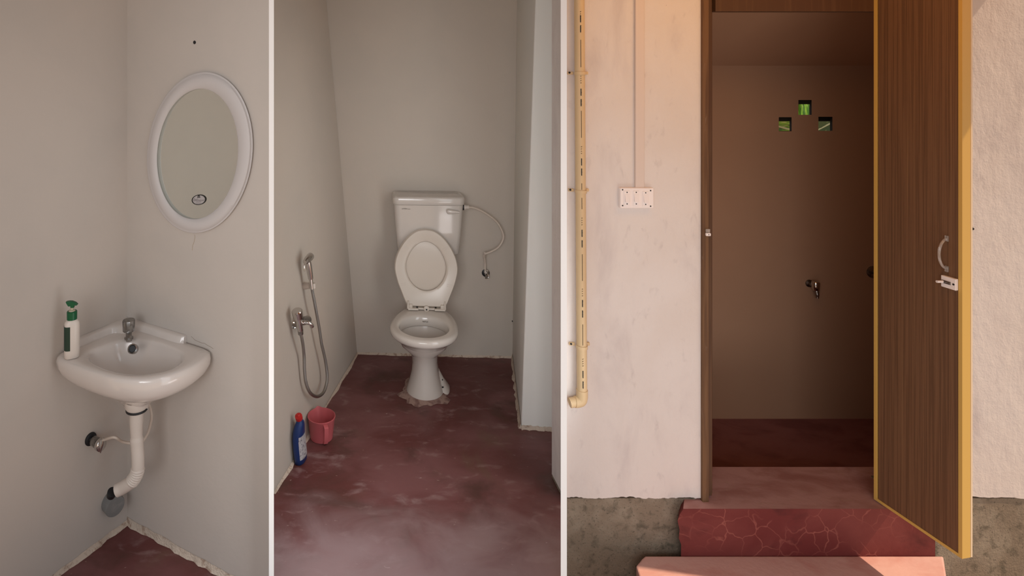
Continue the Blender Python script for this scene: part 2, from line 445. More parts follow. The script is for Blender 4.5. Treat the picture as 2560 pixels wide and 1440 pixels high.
partition(Dq, 1.9, 2.5, 6.2 / F * 1.9, 'wall_partition_left', 0, H1)
partition(Dp, 1.9, 2.05, 7.2 / F * 1.9, 'wall_partition_right', -0.45, H1)
partition(Dp, 2.46, 2.945, 7.2 / F * 1.9, 'wall_porch_end', -0.45, H1)
mb = MB().box((-2.1, 1.25, H1), (1.35, 3.95, H1 + 0.15)); struct(mb, 'ceiling', ROOFM, smooth=0)

# ------------------------------------------------------------------ setting: the porch front
YF = 2.477
K = YF / F
fx = lambda px: (px - CX) * K
fz = lambda py: EYE + (CY - py) * K
XL, XR = Dp.x * YF, 3.25
DX0, DX1 = fx(1752), fx(2222)            # door opening in the masonry
ZH = fz(-30)                                # its head
ZPL = fz(1244)                            # where the plaster ends above the plinth
WF = Plane((0, YF, 0), (0, -1, 0))
mb = MB()


def ragged(x0, x1, z, n, amp):
    n = 110; w1 = wobble(n, -amp, amp, 9); w2 = wobble(n, -amp * .5, amp * .5, 2)
    return [V((x0 + (x1 - x0) * i / n, YF, z + w1[i] + w2[i])) for i in range(n + 1)]


for a, b in ((XL, DX0), (DX1, XR)):
    low = ragged(a, b, ZPL, 60, 0.0045)
    poly = low + [V((b, YF, ZH)), V((a, YF, ZH))]
    splay = 0.16 if a == DX1 else 0.0            # the reveal behind the hinge is splayed
    mb.loft([poly, [V((p.x + splay * (1 - (p.x - a) / (b - a)), p.y + 0.14, p.z)) for p in poly]])
mb.box((XL, YF, ZH), (XR, YF + 0.14, 2.4))
struct(mb, 'wall_porch_front', FACADE, smooth=0)
mb = MB()
mb.box((XL, YF + 0.004, -0.5), (DX0 - 0.02, YF + 0.14, ZPL - 0.0055)); mb.box((DX1 + 0.05, YF + 0.004, -0.5), (XR, YF + 0.14, ZPL - 0.0055))
struct(mb, 'trim_1', CEMENT, smooth=0)
# threshold, riser and lower step
YR = EYE * F / (1272 - CY)
mb = MB()
sx0, sx1 = (1702 - CX) / F * YR, (2338 - CX) / F * YR
left = [(1708, 1270), (1706, 1276), (1700, 1285), (1694, 1302), (1699, 1325), (1697, 1345), (1703, 1362), (1699, 1390)]
pts = [V(((x - CX) / F * YR, YR, min(0.0, EYE + (CY - y) / F * YR))) for x, y in left]
pts[0].z = 0.0
poly = pts + [V((sx1, YR, -0.45)), V((sx1, YR, -0.03)), V((sx1 - 0.01, YR, 0.0))]
pts[-1].z = -0.45
dsl = V((0, YF + 0.05 - YR, 0)); nl_ = len(pts)
mb.loft([poly, [V(p) + dsl + (V((0.065, 0, 0)) if i < nl_ else V((0, 0, 0))) for i, p in enumerate(poly)]])
mb.box((DX0 + 0.0, YF + 0.05, -0.45), (DX1 + 0.1, 2.618, 0.0)); mb.box((1.5, 2.618, -0.45), (3.2, 2.68, 0.0))
tri = struct(mb, 'trim_2', [STEP, THRESH], smooth=0)
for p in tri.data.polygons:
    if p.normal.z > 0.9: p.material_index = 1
ZT = -0.19
mb = MB()
tl0 = [floorpt(1612, 1388, ZT), floorpt(1604, 1397, ZT), floorpt(1598, 1405, ZT), floorpt(1590, 1414, ZT), floorpt(1560, 1470, ZT)]
top = [V((p.x, p.y, ZT)) for p in tl0]
tr = [V(((2352 - CX) / F * 2.1, 1.95, ZT)), V(((2366 - CX) / F * 2.33, 2.33, ZT)), V(((2358 - CX) / F * YR, YR, ZT))]
top[0].y = YR
poly = [top[0]] + top[1:-1] + [V((top[-1].x, 1.95, ZT))] + tr
mb.prism([p - V((0, 0, 0.3)) for p in poly], (0, 0, 0.3))
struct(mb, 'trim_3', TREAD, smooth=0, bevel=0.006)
# the dark room behind the door: sunken floor, back wall with three vent holes, side walls, sloping ceiling
YB = (EYE + 0.25) * F / (1047 - CY)
WBK = Plane((0, YB, 0), (0, -1, 0))
mb = MB().box((1.45, 2.68, -0.45), (3.4, YB + 0.12, -0.25)); struct(mb, 'floor_room', mat('dim_room_floor', (0.27, 0.115, 0.115, 1), 0.6, spec=0.3, var=[((0.17, 0.06, 0.06, 1), (4, 7, 4), 0.42, 0.68, 0.8)]), smooth=0)
kb = YB / F
bx = lambda px: (px - CX) * kb
bz = lambda py: EYE + (CY - py) * kb
holes = [(1947, 1979, 293, 328), (1996, 2029, 250, 287), (2046, 2081, 292, 327)]
xs = sorted({1.45, 3.4, *[bx(h[0]) for h in holes], *[bx(h[1]) for h in holes]})
zs = sorted({-0.25, 2.0, *[bz(h[2]) for h in holes], *[bz(h[3]) for h in holes]})
inh = lambda x, z: any(bx(h[0]) < x < bx(h[1]) and bz(h[3]) < z < bz(h[2]) for h in holes)
mb = MB(); TH = 0.045; reveals = []
drop = lambda z: z - (0.028 if -0.2 < z < 1.95 else 0)
shf = lambda x: x + (0.022 if 1.5 < x < 3.3 else 0)
for i in range(len(xs) - 1):
    for j in range(len(zs) - 1):
        x0, x1, z0, z1 = xs[i], xs[i + 1], zs[j], zs[j + 1]
        if inh((x0 + x1) / 2, (z0 + z1) / 2):
            a = [V((x0, YB, z0)), V((x1, YB, z0)), V((x1, YB, z1)), V((x0, YB, z1))]
            b = [V((shf(x0), YB + TH, drop(z0))), V((shf(x1), YB + TH, drop(z0))), V((shf(x1), YB + TH, drop(z1))), V((shf(x0), YB + TH, drop(z1)))]
            reveals.append((a, b))
        else:
            mb.add([(x0, YB, z0), (x1, YB, z0), (x1, YB, z1), (x0, YB, z1)], [(0, 1, 2, 3)])
            mb.add([(shf(x0), YB + TH, drop(z0)), (shf(x1), YB + TH, drop(z0)), (shf(x1), YB + TH, drop(z1)), (shf(x0), YB + TH, drop(z1))], [(3, 2, 1, 0)])
nf = len(mb.f)
for a, b in reveals: mb.loft([a, b], False, False)
wb_ = struct(mb, 'wall_room_back', [INNER, mat('shaded_reveal', (0.02, 0.018, 0.016, 1), 0.95, spec=0.1)], smooth=0)  # vent reveals coloured near black for the shade inside the holes
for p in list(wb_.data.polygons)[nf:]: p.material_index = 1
mb = MB().box((1.40, YF + 0.14, -0.45), (1.5, YB + TH, 2.4)); struct(mb, 'wall_room_left', INNER, smooth=0)
mb = MB().box((3.2, YF + 0.14, -0.45), (3.3, YB + TH, 2.4)); struct(mb, 'wall_room_right', INNER, smooth=0)
zc0, zc1 = bz(166), 2.24
mb = MB().loft([[V((1.42, YB + TH, zc0 - 0.02)), V((1.42, YF + 0.14, zc1)), V((1.42, YF + 0.14, zc1 + 0.12)), V((1.42, YB + TH, zc0 + 0.14))],
                [V((3.28, YB + TH, zc0 - 0.02)), V((3.28, YF + 0.14, zc1)), V((3.28, YF + 0.14, zc1 + 0.12)), V((3.28, YB + TH, zc0 + 0.14))]])
struct(mb, 'ceiling_room', INNER, smooth=0)
mb = MB(); mb.prism([V((0.16, 0.15, 2.34)), V((2.88, 0.15, 2.34)), V((2.88, 2.75, 2.34)), V((1.10, 2.75, 2.34))], (0, 0, 0.14))
mb.box((0.16, 0.15, 1.87), (2.88, 0.27, 2.34))  # unseen ceiling and added front beam, shaped to shade the porch wall's top
struct(mb, 'porch_shade_ceiling', WARM_BOUNCE, smooth=0)
mb = MB().box((-8, -9, -0.6), (10, 9, -0.5)); struct(mb, 'ground', SOIL, smooth=0)

# door frame: stepped timber jamb on the left, head above, slim jamb behind the hinge
jb = fz(1250)
DARKT = mat('darker_timber', (0.085, 0.040, 0.020, 1), 0.5, spec=0.35, var=[((0.13, 0.068, 0.034, 1), (60, 60, 2.0), 0.5, 0.7, 0.6)])  # darker brown for the recessed jamb strips and the head
mb = MB().box((fx(1752), YF - 0.012, jb - 0.002), (fx(1768), YF + 0.10, fz(-28)))
struct(mb, 'trim_4', TIMBER, smooth=0, bevel=0.002)
mb = MB()
for x0, x1, pr, up in ((1768, 1771, 0.002, 0.004), (1771, 1783, -0.008, 0.012), (1783, 1787, -0.016, 0.016)):
    mb.box((fx(x0), YF - pr, jb + up), (fx(x1), YF + 0.10, fz(-28)))
mb.box((fx(1787), YF - 0.005, fz(29)), (fx(2200), YF + 0.04, fz(-28)))
mb.box((fx(2203), YF - 0.004, 0.0), (fx(2224), YF + 0.006, fz(-28)))
struct(mb, 'trim_5', DARKT, smooth=0, bevel=0.0015)

# ------------------------------------------------------------------ the open door
zb, ztp = 0.008, 2.25
HG = V(((2192 - CX) / F * 2.462, 2.462, 0)); YFr = (EYE - zb) * F / (1397 - CY); FR = V(((2406 - CX) / F * YFr, YFr, 0))
dD = (FR - HG).normalized(); nD = V((-dD.y, dD.x, 0)); nD = nD if nD.x < 0 else -nD    # towards the doorway
WD = Plane(HG, nD); TD = 0.036
dl = (FR - HG).length
door = thing('door_1', 'brown woodgrain door with gold edging standing open across the porch', 'door', (HG.x, HG.y, zb))
door['kind'] = 'structure'


def dpt(s, z, off): return HG + dD * s + nD * off + V((0, 0, z))


def dbox(s0, s1, z0, z1, o0, o1):
    return MB().loft([[dpt(s0, z0, o0), dpt(s1, z0, o0), dpt(s1, z0, o1), dpt(s0, z0, o1)], [dpt(s0, z1, o0), dpt(s1, z1, o0), dpt(s1, z1, o1), dpt(s0, z1, o1)]])


build(dbox(0.006, dl - 0.004, zb + 0.008, ztp, -TD, 0), 'door_panel', DOOR, door, smooth=0)
e = build(dbox(dl - 0.004, dl + 0.001, zb, ztp, -TD, 0.001), 'edge_strip', GOLD, door, smooth=0, bevel=0.001); e['label'] = 'gold strip on the free edge'
build(dbox(dl - 0.011, dl + 0.001, zb, ztp, 0.0002, 0.0022), 'edge_strip', GOLD, door, smooth=0)
build(dbox(-0.010, 0.0015, zb, ztp, -TD, 0.0022), 'edge_strip', GOLD, door, smooth=0)
build(dbox(0.0015, dl - 0.011, zb, zb + 0.011, -TD, 0.0022), 'edge_strip', GOLD, door, smooth=0)
build(dbox(dl - 0.004, dl + 0.0012, zb + 0.001, ztp, -TD - 0.008, -TD - 0.001), 'edge_strip', mat('pale_edge_lip', (0.74, 0.60, 0.42, 1), 0.4), door, smooth=0)
# clear pull handle
hp = V(WD.hit(2369, 634))
def dloc(p): return (p - HG).dot(dD), p.z
s0, zc = dloc(WD.hit(2369, 634)); _, zt_ = dloc(WD.hit(2369, 600)); _, zb_ = dloc(WD.hit(2369, 668))
pth = [dpt(s0, zt_ + 0.004, 0.004), dpt(s0, zt_, 0.016), dpt(s0, zt_ - 0.012, 0.028), dpt(s0, zt_ - 0.03, 0.036), dpt(s0, zc, 0.039), dpt(s0, zb_ + 0.03, 0.036), dpt(s0, zb_ + 0.012, 0.028), dpt(s0, zb_, 0.016), dpt(s0, zb_ - 0.004, 0.004)]
hd = build(MB().tube(catmull(pth, 6), 0.0042, 10), 'pull_handle', CLEAR, door); hd['label'] = 'clear acrylic pull handle'
for zz in (zt_ + 0.006, zb_ - 0.006):
    build(dbox(s0 - 0.005, s0 + 0.005, zz - 0.011, zz + 0.011, 0.0, 0.008), 'handle_mount', CLEAR, hd, smooth=0, bevel=0.002)
# white slide bolt
sa, _ = dloc(WD.hit(2359, 706)); _, zm_ = dloc(WD.hit(2376, 706)); za, zb2 = zm_ + 0.021, zm_ - 0.021
bo = build(dbox(sa, dl - 0.012, zb2, za, 0.0, 0.013), 'slide_bolt', SWITCHP, door, smooth=0, bevel=0.002); bo['label'] = 'white plastic slide bolt'
zm = (za + zb2) / 2
build(MB().tube([dpt(sa + 0.004, zm, 0.0135), dpt(sa + 0.032, zm, 0.0135)], 0.006, 10), 'bolt_rod', CHROMED, bo)
build(MB().tube([dpt(sa + 0.010, zm, 0.014), dpt(sa + 0.006, zm, 0.040)], 0.0045, 10), 'bolt_knob', SWITCHP, bo)
build(MB().tube([dpt(sa + 0.040, zm, 0.010), dpt(sa + 0.040, zm, 0.0142)], 0.0035, 10), 'bolt_hole', BLACK, bo)

# ------------------------------------------------------------------ wash basin
ZR = 0.785
outer_px = [(132, 880), (140, 892), (150, 901), (170, 911), (194, 920), (214, 927), (236, 934), (277, 945), (330, 952), (382, 950), (434, 938), (470, 924), (495, 911), (515, 896), (527, 883), (533, 871)]
outer = [floorpt(x, y, ZR) for x, y in outer_px]


def wall_clear(p, gap=0.001):
    a = (p - C1).dot(NL); b = (p - C1).dot(NR)
    if a < gap: p = p + NL * (gap - a)
    if b < gap: p = p + NR * (gap - b)
    return p


outer = [wall_clear(p) for p in outer]
cpt = V((*floorpt(337, 900, ZR).xy, ZR))       # centre of the bowl
drain = atY(342, 1012, 2.075); drain = V((drain.x, drain.y, 0))


def angle(p): return math.atan2(p.y - cpt.y, p.x - cpt.x)


# resample the plan outline by angle about the bowl's centre: front from the curve, back from the two walls
front = catmull(outer, 8)
NA = 72


def plan_ray(th):
    d = V((math.cos(th), math.sin(th), 0)); best = 9
    for i in range(len(front) - 1):
        a, b = front[i], front[i + 1]
        den = d.x * (b.y - a.y) - d.y * (b.x - a.x)
        if abs(den) < 1e-9: continue
        t = ((a.x - cpt.x) * (b.y - a.y) - (a.y - cpt.y) * (b.x - a.x)) / den
        u = ((a.x - cpt.x) * d.y - (a.y - cpt.y) * d.x) / den
        if -1e-6 <= u <= 1 + 1e-6 and t > 0: best = min(best, t)
    for nrm in (NL, NR):
        den = d.dot(nrm)
        if den < 0: best = min(best, ((C1 + nrm * 0.001 - cpt).dot(nrm)) / den)
    return V((cpt.x, cpt.y, 0)) + d * best


inner_px = [(219, 887), (228, 903), (257, 919), (300, 932), (340, 936), (385, 933), (423, 924), (448, 910), (457, 897), (452, 880), (413, 862), (375, 853), (330, 850), (290, 855), (257, 866), (230, 876)]
inner = catmull([floorpt(x, y, ZR) for x, y in inner_px + inner_px[:1]], 5)


def inner_ray(th):
    d = V((math.cos(th), math.sin(th), 0)); best = 0
    for i in range(len(inner) - 1):
        a, b = inner[i], inner[i + 1]
        den = d.x * (b.y - a.y) - d.y * (b.x - a.x)
        if abs(den) < 1e-9: continue
        t = ((a.x - cpt.x) * (b.y - a.y) - (a.y - cpt.y) * (b.x - a.x)) / den
        u = ((a.x - cpt.x) * d.y - (a.y - cpt.y) * d.x) / den
        if -1e-6 <= u <= 1 + 1e-6 and t > 0: best = max(best, t)
    return V((cpt.x, cpt.y, 0)) + d * best


angs = [2 * math.pi * k / NA for k in range(NA)]
po = [plan_ray(a) for a in angs]; pi_ = [inner_ray(a) for a in angs]
dz = lambda p, z: V((p.x, p.y, z))
rings = []
for s_, z in ((0.10, 0.672), (0.35, 0.680), (0.62, 0.698), (0.82, 0.726), (0.93, 0.754), (0.98, 0.774), (1.0, 0.782)):
    rings.append([dz(drain.lerp(dz(p, 0), s_), z) for p in pi_])
rings.append([dz(i.lerp(o, 0.12), 0.786) for i, o in zip(pi_, po)])
rings.append([dz(i.lerp(o, 0.5), 0.788) for i, o in zip(pi_, po)])
rings.append([dz(i.lerp(o, 0.84), 0.787) for i, o in zip(pi_, po)])
rings.append([dz(i.lerp(o, 0.96), 0.780) for i, o in zip(pi_, po)])
for s_, z in ((1.0, 0.766), (0.995, 0.750), (0.95, 0.727), (0.85, 0.706), (0.68, 0.686), (0.48, 0.666), (0.30, 0.646), (0.17, 0.622), (0.15, 0.606)):
    rings.append([dz(drain.lerp(o, s_), z) for o in po])
basin = thing('wash_basin', 'white ceramic corner wash basin fixed across the wall corner', 'sink', (drain.x, drain.y, 0.605))
mbb = MB().loft(rings)
build(mbb, 'bowl', CERAMB, basin, smooth=60)
# raised splash lip along the two walls
lip = MB(); LZ = 0.810


def lip_pts(e):
    r = 0.05
    q = []
    q.append(C1 + DL * 0.265 + NL * e * 0.6); q.append(C1 + DL * 0.235 + NL * e); q.append(C1 + DL * 0.16 + NL * e); q.append(C1 + DL * 0.09 + NL * (e + 0.004))
    q.append(C1 + DL * 0.055 + DR * 0.055 + (NL + NR) * (e - 0.012)); q.append(C1 + DR * 0.10 + NR * (e + 0.004)); q.append(C1 + DR * 0.19 + NR * e); q.append(C1 + DR * 0.29 + NR * e); q.append(C1 + DR * 0.315 + NR * e * 0.6)
    return q


inn = catmull(lip_pts(0.030), 5); out_ = catmull([C1 + DL * 0.265 + NL * .001, C1 + DL * 0.235 + NL * .001, C1 + DL * 0.16 + NL * .001, C1 + DL * 0.09 + NL * .001, C1 + (NL + NR) * .003, C1 + DR * 0.10 + NR * .001, C1 + DR * 0.19 + NR * .001, C1 + DR * 0.29 + NR * .001, C1 + DR * 0.315 + NR * .001], 5)
rr = []
for a, b in zip(inn, out_):
    rr.append([dz(a, 0.783), dz(a.lerp(b, 0.18), LZ - 0.006), dz(a.lerp(b, 0.4), LZ), dz(b, LZ), dz(b, 0.783)])
build(lip.loft(rr), 'splash_lip', CERAMB, basin, smooth=50)
# overflow ring on the back of the bowl
oc = atY(331, 872, 2.105)
nO = (EYEP - oc); nO = V((0.12, -0.80, 0.42)).normalized()
build(MB().lathe([(0.0135, -0.03), (0.0165, -0.03), (0.0165, 0.003), (0.0125, 0.005), (0.0105, 0.002)], oc, nO, 24, False), 'overflow_ring', CHROMED, basin)
build(MB().lathe([(0.0125, -0.003), (0.0125, 0.0012)], oc, nO, 20), 'overflow_hole', BLACK, basin)

# pillar tap on the basin's back ledge
tp = floorpt(322, 846, 0.788)
TAPD = V((0.10, -0.5, 0)).normalized()
tap = thing('basin_tap', 'small dull chrome tap on the back ledge of the corner basin', 'tap', tp)
build(MB().lathe([(0.016, 0), (0.016, 0.004), (0.011, 0.007), (0.011, 0.034)], tp, (0, 0, 1), 20), 'tap_body', CHROMED, tap)
mb = MB(); k = []
for z, r in ((0.028, 0.0205), (0.029, 0.0215), (0.066, 0.0228), (0.068, 0.0218)):
    k.append([tp + V((math.cos(a) * r * (1 - 0.05 * (i % 2)), math.sin(a) * r * (1 - 0.05 * (i % 2)), z)) for i, a in enumerate(2 * math.pi * j / 24 for j in range(24))])
build(mb.loft(k), 'tap_knob', CHROMED, tap, smooth=30)
build(MB().tube(catmull([tp + V((0, 0, 0.016)), tp + TAPD * 0.02 + V((0.003, 0, 0.022)), tp + TAPD * 0.036 + V((0.006, 0, 0.018)), tp + TAPD * 0.044 + V((0.007, 0, 0.010))], 4), 0.0105, 14), 'spout', CHROMED, tap)

# soap dispenser bottle on the basin's left end
bp = floorpt(180, 893, 0.789)
sd = thing('soap_bottle', 'white hand wash pump bottle with green pump on the basin rim', 'bottle', bp)
ax = V((0.88, 0.47, 0)).normalized(); ay = V((-ax.y, ax.x, 0))


def oval(c, a, b, n=32, e=2.6):
    q = []
    for i in range(n):
        t = 2 * math.pi * i / n; cs, sn = math.cos(t), math.sin(t)
        q.append(c + ax * a * math.copysign(abs(cs) ** (2 / e), cs) + ay * b * math.copysign(abs(sn) ** (2 / e), sn))
    return q


zz = lambda z: bp + V((0, 0, z * 1.075))
build(MB().loft([oval(zz(0.0), .021, .0155), oval(zz(0.003), .0245, .0185), oval(zz(0.02), .025, .019), oval(zz(0.10), .025, .019), oval(zz(0.113), .0235, .0175), oval(zz(0.121), .017, .014), oval(zz(0.123), .0125, .0125)]), 'bottle_body', SOAP, sd, smooth=50)
# printed label wrapped round the left side
lab = []
for z in (0.028, 0.05, 0.075, 0.098, 0.104):
    ring = oval(zz(z), .0256, .0196, 64)
    lab.append([ring[i] for i in range(28, 47)])
mb = MB(); n_ = len(lab[0])
mb.add([p for r in lab for p in r], [(i * n_ + j, i * n_ + j + 1, (i + 1) * n_ + j + 1, (i + 1) * n_ + j) for i in range(len(lab) - 1) for j in range(n_ - 1)])
build(mb, 'bottle_label', LABELG, sd)
build(MB().lathe([(0.0135, 0.131), (0.0165, 0.132), (0.0168, 0.158), (0.015, 0.160)], bp, (0, 0, 1), 28), 'collar', GREEN, sd)
build(MB().lathe([(0.0115, 0.159), (0.010, 0.163), (0.0055, 0.165), (0.0048, 0.176)], bp, (0, 0, 1), 20), 'pump_stem', IVORY, sd)
hx = V((0.99, 0.12, 0)).normalized()
hw = V((-hx.y, hx.x, 0))
hpx = [(165, 755), (172, 753.8), (180, 754.5), (188, 758), (193, 763), (191, 764.5), (186, 763.5), (184.5, 765), (184.5, 770), (176.5, 770), (176, 766), (171, 766), (168, 761)]
rg = []
for k_, sh_ in ((-1.0, .86), (-0.8, 1.0), (0.8, 1.0), (1.0, .86)):
    rg.append([bp + hx * ((x - 179) * sh_ * .00138) + hw * (0.0075 * k_) + V((0, 0, 0.183 + (897 - 762 - (y - 762) * 1.0 - 135) * sh_ * .00138)) for x, y in hpx])
build(MB().loft(rg), 'pump_head', GREEN, sd)

# ------------------------------------------------------------------ waste pipe, drain stub, valve and hose below the basin
dp0 = V((drain.x, drain.y, 0.643))
wp = thing('waste_pipe', 'white flexible waste pipe dropping from the corner basin', 'pipe', (drain.x, drain.y, 0.2))
build(MB().lathe([(0.034, -0.012), (0.040, -0.008), (0.040, -0.028), (0.036, -0.036)][::-1], dp0 + V((0, 0, 0.006)), (0, 0, 1), 28), 'pipe_coupling', PVC, wp)
build(MB().lathe([(0.030, -0.050), (0.037, -0.048), (0.037, -0.041), (0.033, -0.036)], dp0 + V((0, 0, 0.010)), (0, 0, 1), 28), 'rubber_seal', BLACK, wp)
Yp = drain.y
SOC = WL.hit(274, 1252)                                   # stub in the left wall
stub_c = SOC + NL * 0.045
pth = [V((drain.x, drain.y, 0.605)), atY(341, 1060, Yp), atY(342, 1100, Yp), atY(345, 1150, Yp - 0.005), atY(343, 1180, Yp - 0.005), atY(330, 1203, Yp), atY(308, 1218, Yp + 0.01), atY(292, 1226, Yp + 0.01)]
cp = catmull(pth, 10); rad = []
for i, p in enumerate(cp):
    t = i / (len(cp) - 1)
    r = 0.0235 if t < 0.10 else (0.0235 - 0.0035 * min(1, (t - 0.10) / 0.15) if t < 0.28 else 0.0215)
    if 0.27 < t < 0.31: r = 0.0225
    if 0.50 < t < 0.72: r = 0.0222 + (0.0018 if i % 2 else -0.0012)
    if t > 0.74: r = 0.0215
    rad.append(r)
build(MB().tube(cp, rad, 20), 'flexible_pipe', PVC, wp)
st = thing('drain_stub', 'round grey drain pipe stub sticking out of the left wall', 'pipe', SOC)
axs = (NL * 0.8 + V((0.25, -0.45, 0.0))).normalized()
build(MB().lathe([(0.037, -0.035), (0.037, 0.030), (0.035, 0.034), (0.006, 0.035)], SOC + NL * 0.012, axs, 32), 'stub_pipe', GREYPVC, st)
opn = atY(281, 1228, Yp + 0.03)
build(MB().lathe([(0.015, -0.02), (0.017, 0.0), (0.013, 0.001)], atY(281, 1230, Yp + 0.022), (0.35, -0.3, 0.75), 24), 'stub_socket', BLACK, st)

av = WL.hit(226, 1097)
va = thing('stop_valve', 'chrome stop valve with black wall flange below the corner basin', 'valve', av)
vd = (NL * 0.75 + V((0.3, -0.1, -0.05))).normalized()
build(MB().lathe([(0.023, 0.0), (0.023, 0.004), (0.016, 0.008)], av, NL, 28), 'wall_flange', BLACK, va)
build(MB().lathe([(0.0105, 0.0), (0.0105, 0.020), (0.017, 0.022), (0.019, 0.050)], av, NL, 20), 'valve_body', CHROMED, va)
vt = av + NL * 0.052
build(MB().lathe([(0.019, 0.0), (0.0225, 0.004), (0.0215, 0.016), (0.016, 0.019)], vt, NL, 20), 'valve_handle', CHROME, va)
build(MB().tube([vt + NL * 0.016 + V((0.006, 0, 0.028)), vt + NL * 0.021 + V((0.002, 0, 0.005)), vt + NL * 0.021 + V((-0.008, 0, -0.024))], 0.0035, 8), 'valve_lever', CHROME, va)
ho = MB().tube(catmull([av + NL * 0.045 + V((0.012, 0, 0.008)), atY(285, 1093, 2.13), atY(305, 1104, 2.16), atY(330, 1108, 2.18), atY(352, 1106, 2.18), atY(367, 1088, 2.19), atY(376, 1062, 2.2), atY(379, 1036, 2.2), atY(372, 1008, 2.2), atY(350, 960, 2.19)], 8), 0.0048, 10)
tag(build(ho, 'supply_hose', HOSE), 'thin white hose curling behind the waste pipe up to the basin', 'hose')

# ------------------------------------------------------------------ oval mirror
mo = thing('oval_mirror', 'oval mirror in a pale grey frame above the corner basin', 'mirror', WR.hit(499, 382))


def ell(xc, yc, a, b, k, off, n=96):
    return [WR.hit(xc + a * math.cos(t), yc + b * math.sin(t) + k * math.cos(t), off) for t in (2 * math.pi * i / n for i in range(n))]


def mixring(s_, off):
    L = lambda a, b: a + (b - a) * s_
    return ell(L(499.5, 494), L(381.5, 385), L(132.5, 101), L(200.6, 162), L(-19, -14), off)


build(MB().loft([ell(501, 383, 130.5, 199, -19, 0.0005), mixring(0.0, 0.006), mixring(0.0, 0.012), mixring(0.06, 0.0145), mixring(0.10, 0.0145), mixring(0.2, 0.022), mixring(0.45, 0.0275), mixring(0.75, 0.025), mixring(0.95, 0.019), mixring(1.0, 0.015), mixring(1.0, 0.008)], True, False), 'mirror_frame', FRAMEP, mo, smooth=50)
build(MB().loft([mixring(0.98, 0.009), mixring(0.99, 0.0095)], True, True), 'mirror_glass', GLASS, mo, smooth=0)
OFFS = 0.0112
stk = MB(); rim0 = ell(497, 499.5, 18, 13, -1.5, OFFS, 48); rim1 = ell(497, 499.5, 15.2, 11.2, -1.2, OFFS, 48)
base = build(MB().add(ell(497, 499.5, 15.6, 11.6, -1.2, OFFS - 0.0003, 48), [tuple(range(48))]), 'sticker', STICK, mo, smooth=0); base['label'] = 'oval maker sticker with black ring and script'
fs = [(i, (i + 1) % 48, 48 + (i + 1) % 48, 48 + i) for i in range(48)]
build(MB().add(rim0 + rim1, fs), 'sticker_ring', DARK, base, smooth=0)


def strokes(plane, lines, off, r, name, m, parent):
    mb = MB()
    for ln in lines:
        p = [plane.hit(x, y, off) for x, y in ln]
        mb.tube(p, r, 5)
    return build(mb, name, m, parent)


strokes(WR, [[(494, 490.5), (500, 490.3)], [(493.5, 493.5), (500.5, 493.2)], [(495, 489), (499, 489)]], OFFS, 0.0014, 'sticker_crest', DARK, base)
strokes(WR, [[(484, 501), (486, 497), (489, 499), (487, 502.5), (484, 501)], [(489.5, 502), (491, 498), (491.5, 502)], [(493, 496), (494, 502), (497, 500), (500, 502), (503, 499.5)], [(504, 502.5), (506, 499.8), (508, 502), (510.5, 499)]], OFFS, 0.0008, 'sticker_script', GREYP, base)
strokes(WR, [[(490, 505), (503, 504.5)], [(491, 509.2), (502, 509.2)]], OFFS, 0.0006, 'sticker_line', GREYP, base)

cr = strokes(WR, [[(478, 841), (482, 844.5), (487, 850), (494, 853), (503, 857), (511, 858), (519, 863.5), (526, 867), (533, 872)]], 0.0002, 0.0006, 'trim_6', mat('plaster_crack', (0.27, 0.20, 0.15, 1), 0.9), None); cr['kind'] = 'structure'
cr = strokes(WR, [[(487, 587), (487.5, 594), (485, 606), (482, 613), (480.5, 626)]], 0.0003, 0.0010, 'trim_7', mat('drip_stain', (0.42, 0.35, 0.26, 1), 0.9), None); cr['kind'] = 'structure'
# plug hole above the mirror
pc = WR.hit(486.5, 106)
tag(build(MB().lathe([(0.0062, -0.002), (0.0066, 0.0008), (0.0045, 0.0012)], pc, NR, 16), 'wall_plug', BLACK), 'small black plug hole in the wall above the oval mirror', 'wall plug')

# ------------------------------------------------------------------ toilet
RF = atY(1054, 852, 3.03); RF.z = 0
ROT = math.radians(11.5)
dF = V((-math.sin(ROT), -math.cos(ROT), 0)); dX = V((math.cos(ROT), -math.sin(ROT), 0))   # front, right
toilet = thing('toilet', 'white ceramic toilet with raised seat and cistern in the bay', 'toilet', RF - dF * 0.28)


def tpt(x, f, z): return RF + dX * x + dF * f + V((0, 0, z))


def pan_ring(z, wd, ff, fb, fm=None, n=56, eb=2.0, ef=2.0):
    fm = (ff + fb) / 2 + 0.05 if fm is None else fm
    q = []
    for i in range(n):
        t = 2 * math.pi * i / n; c, s_ = math.cos(t), math.sin(t)
        e_ = ef if c > 0 else eb
        x = wd * math.copysign(abs(s_) ** (2 / e_), s_); f = math.copysign(abs(c) ** (2 / e_), c)
        q.append(tpt(x, fm + f * ((ff - fm) if c > 0 else (fm - fb)), z))
    return q


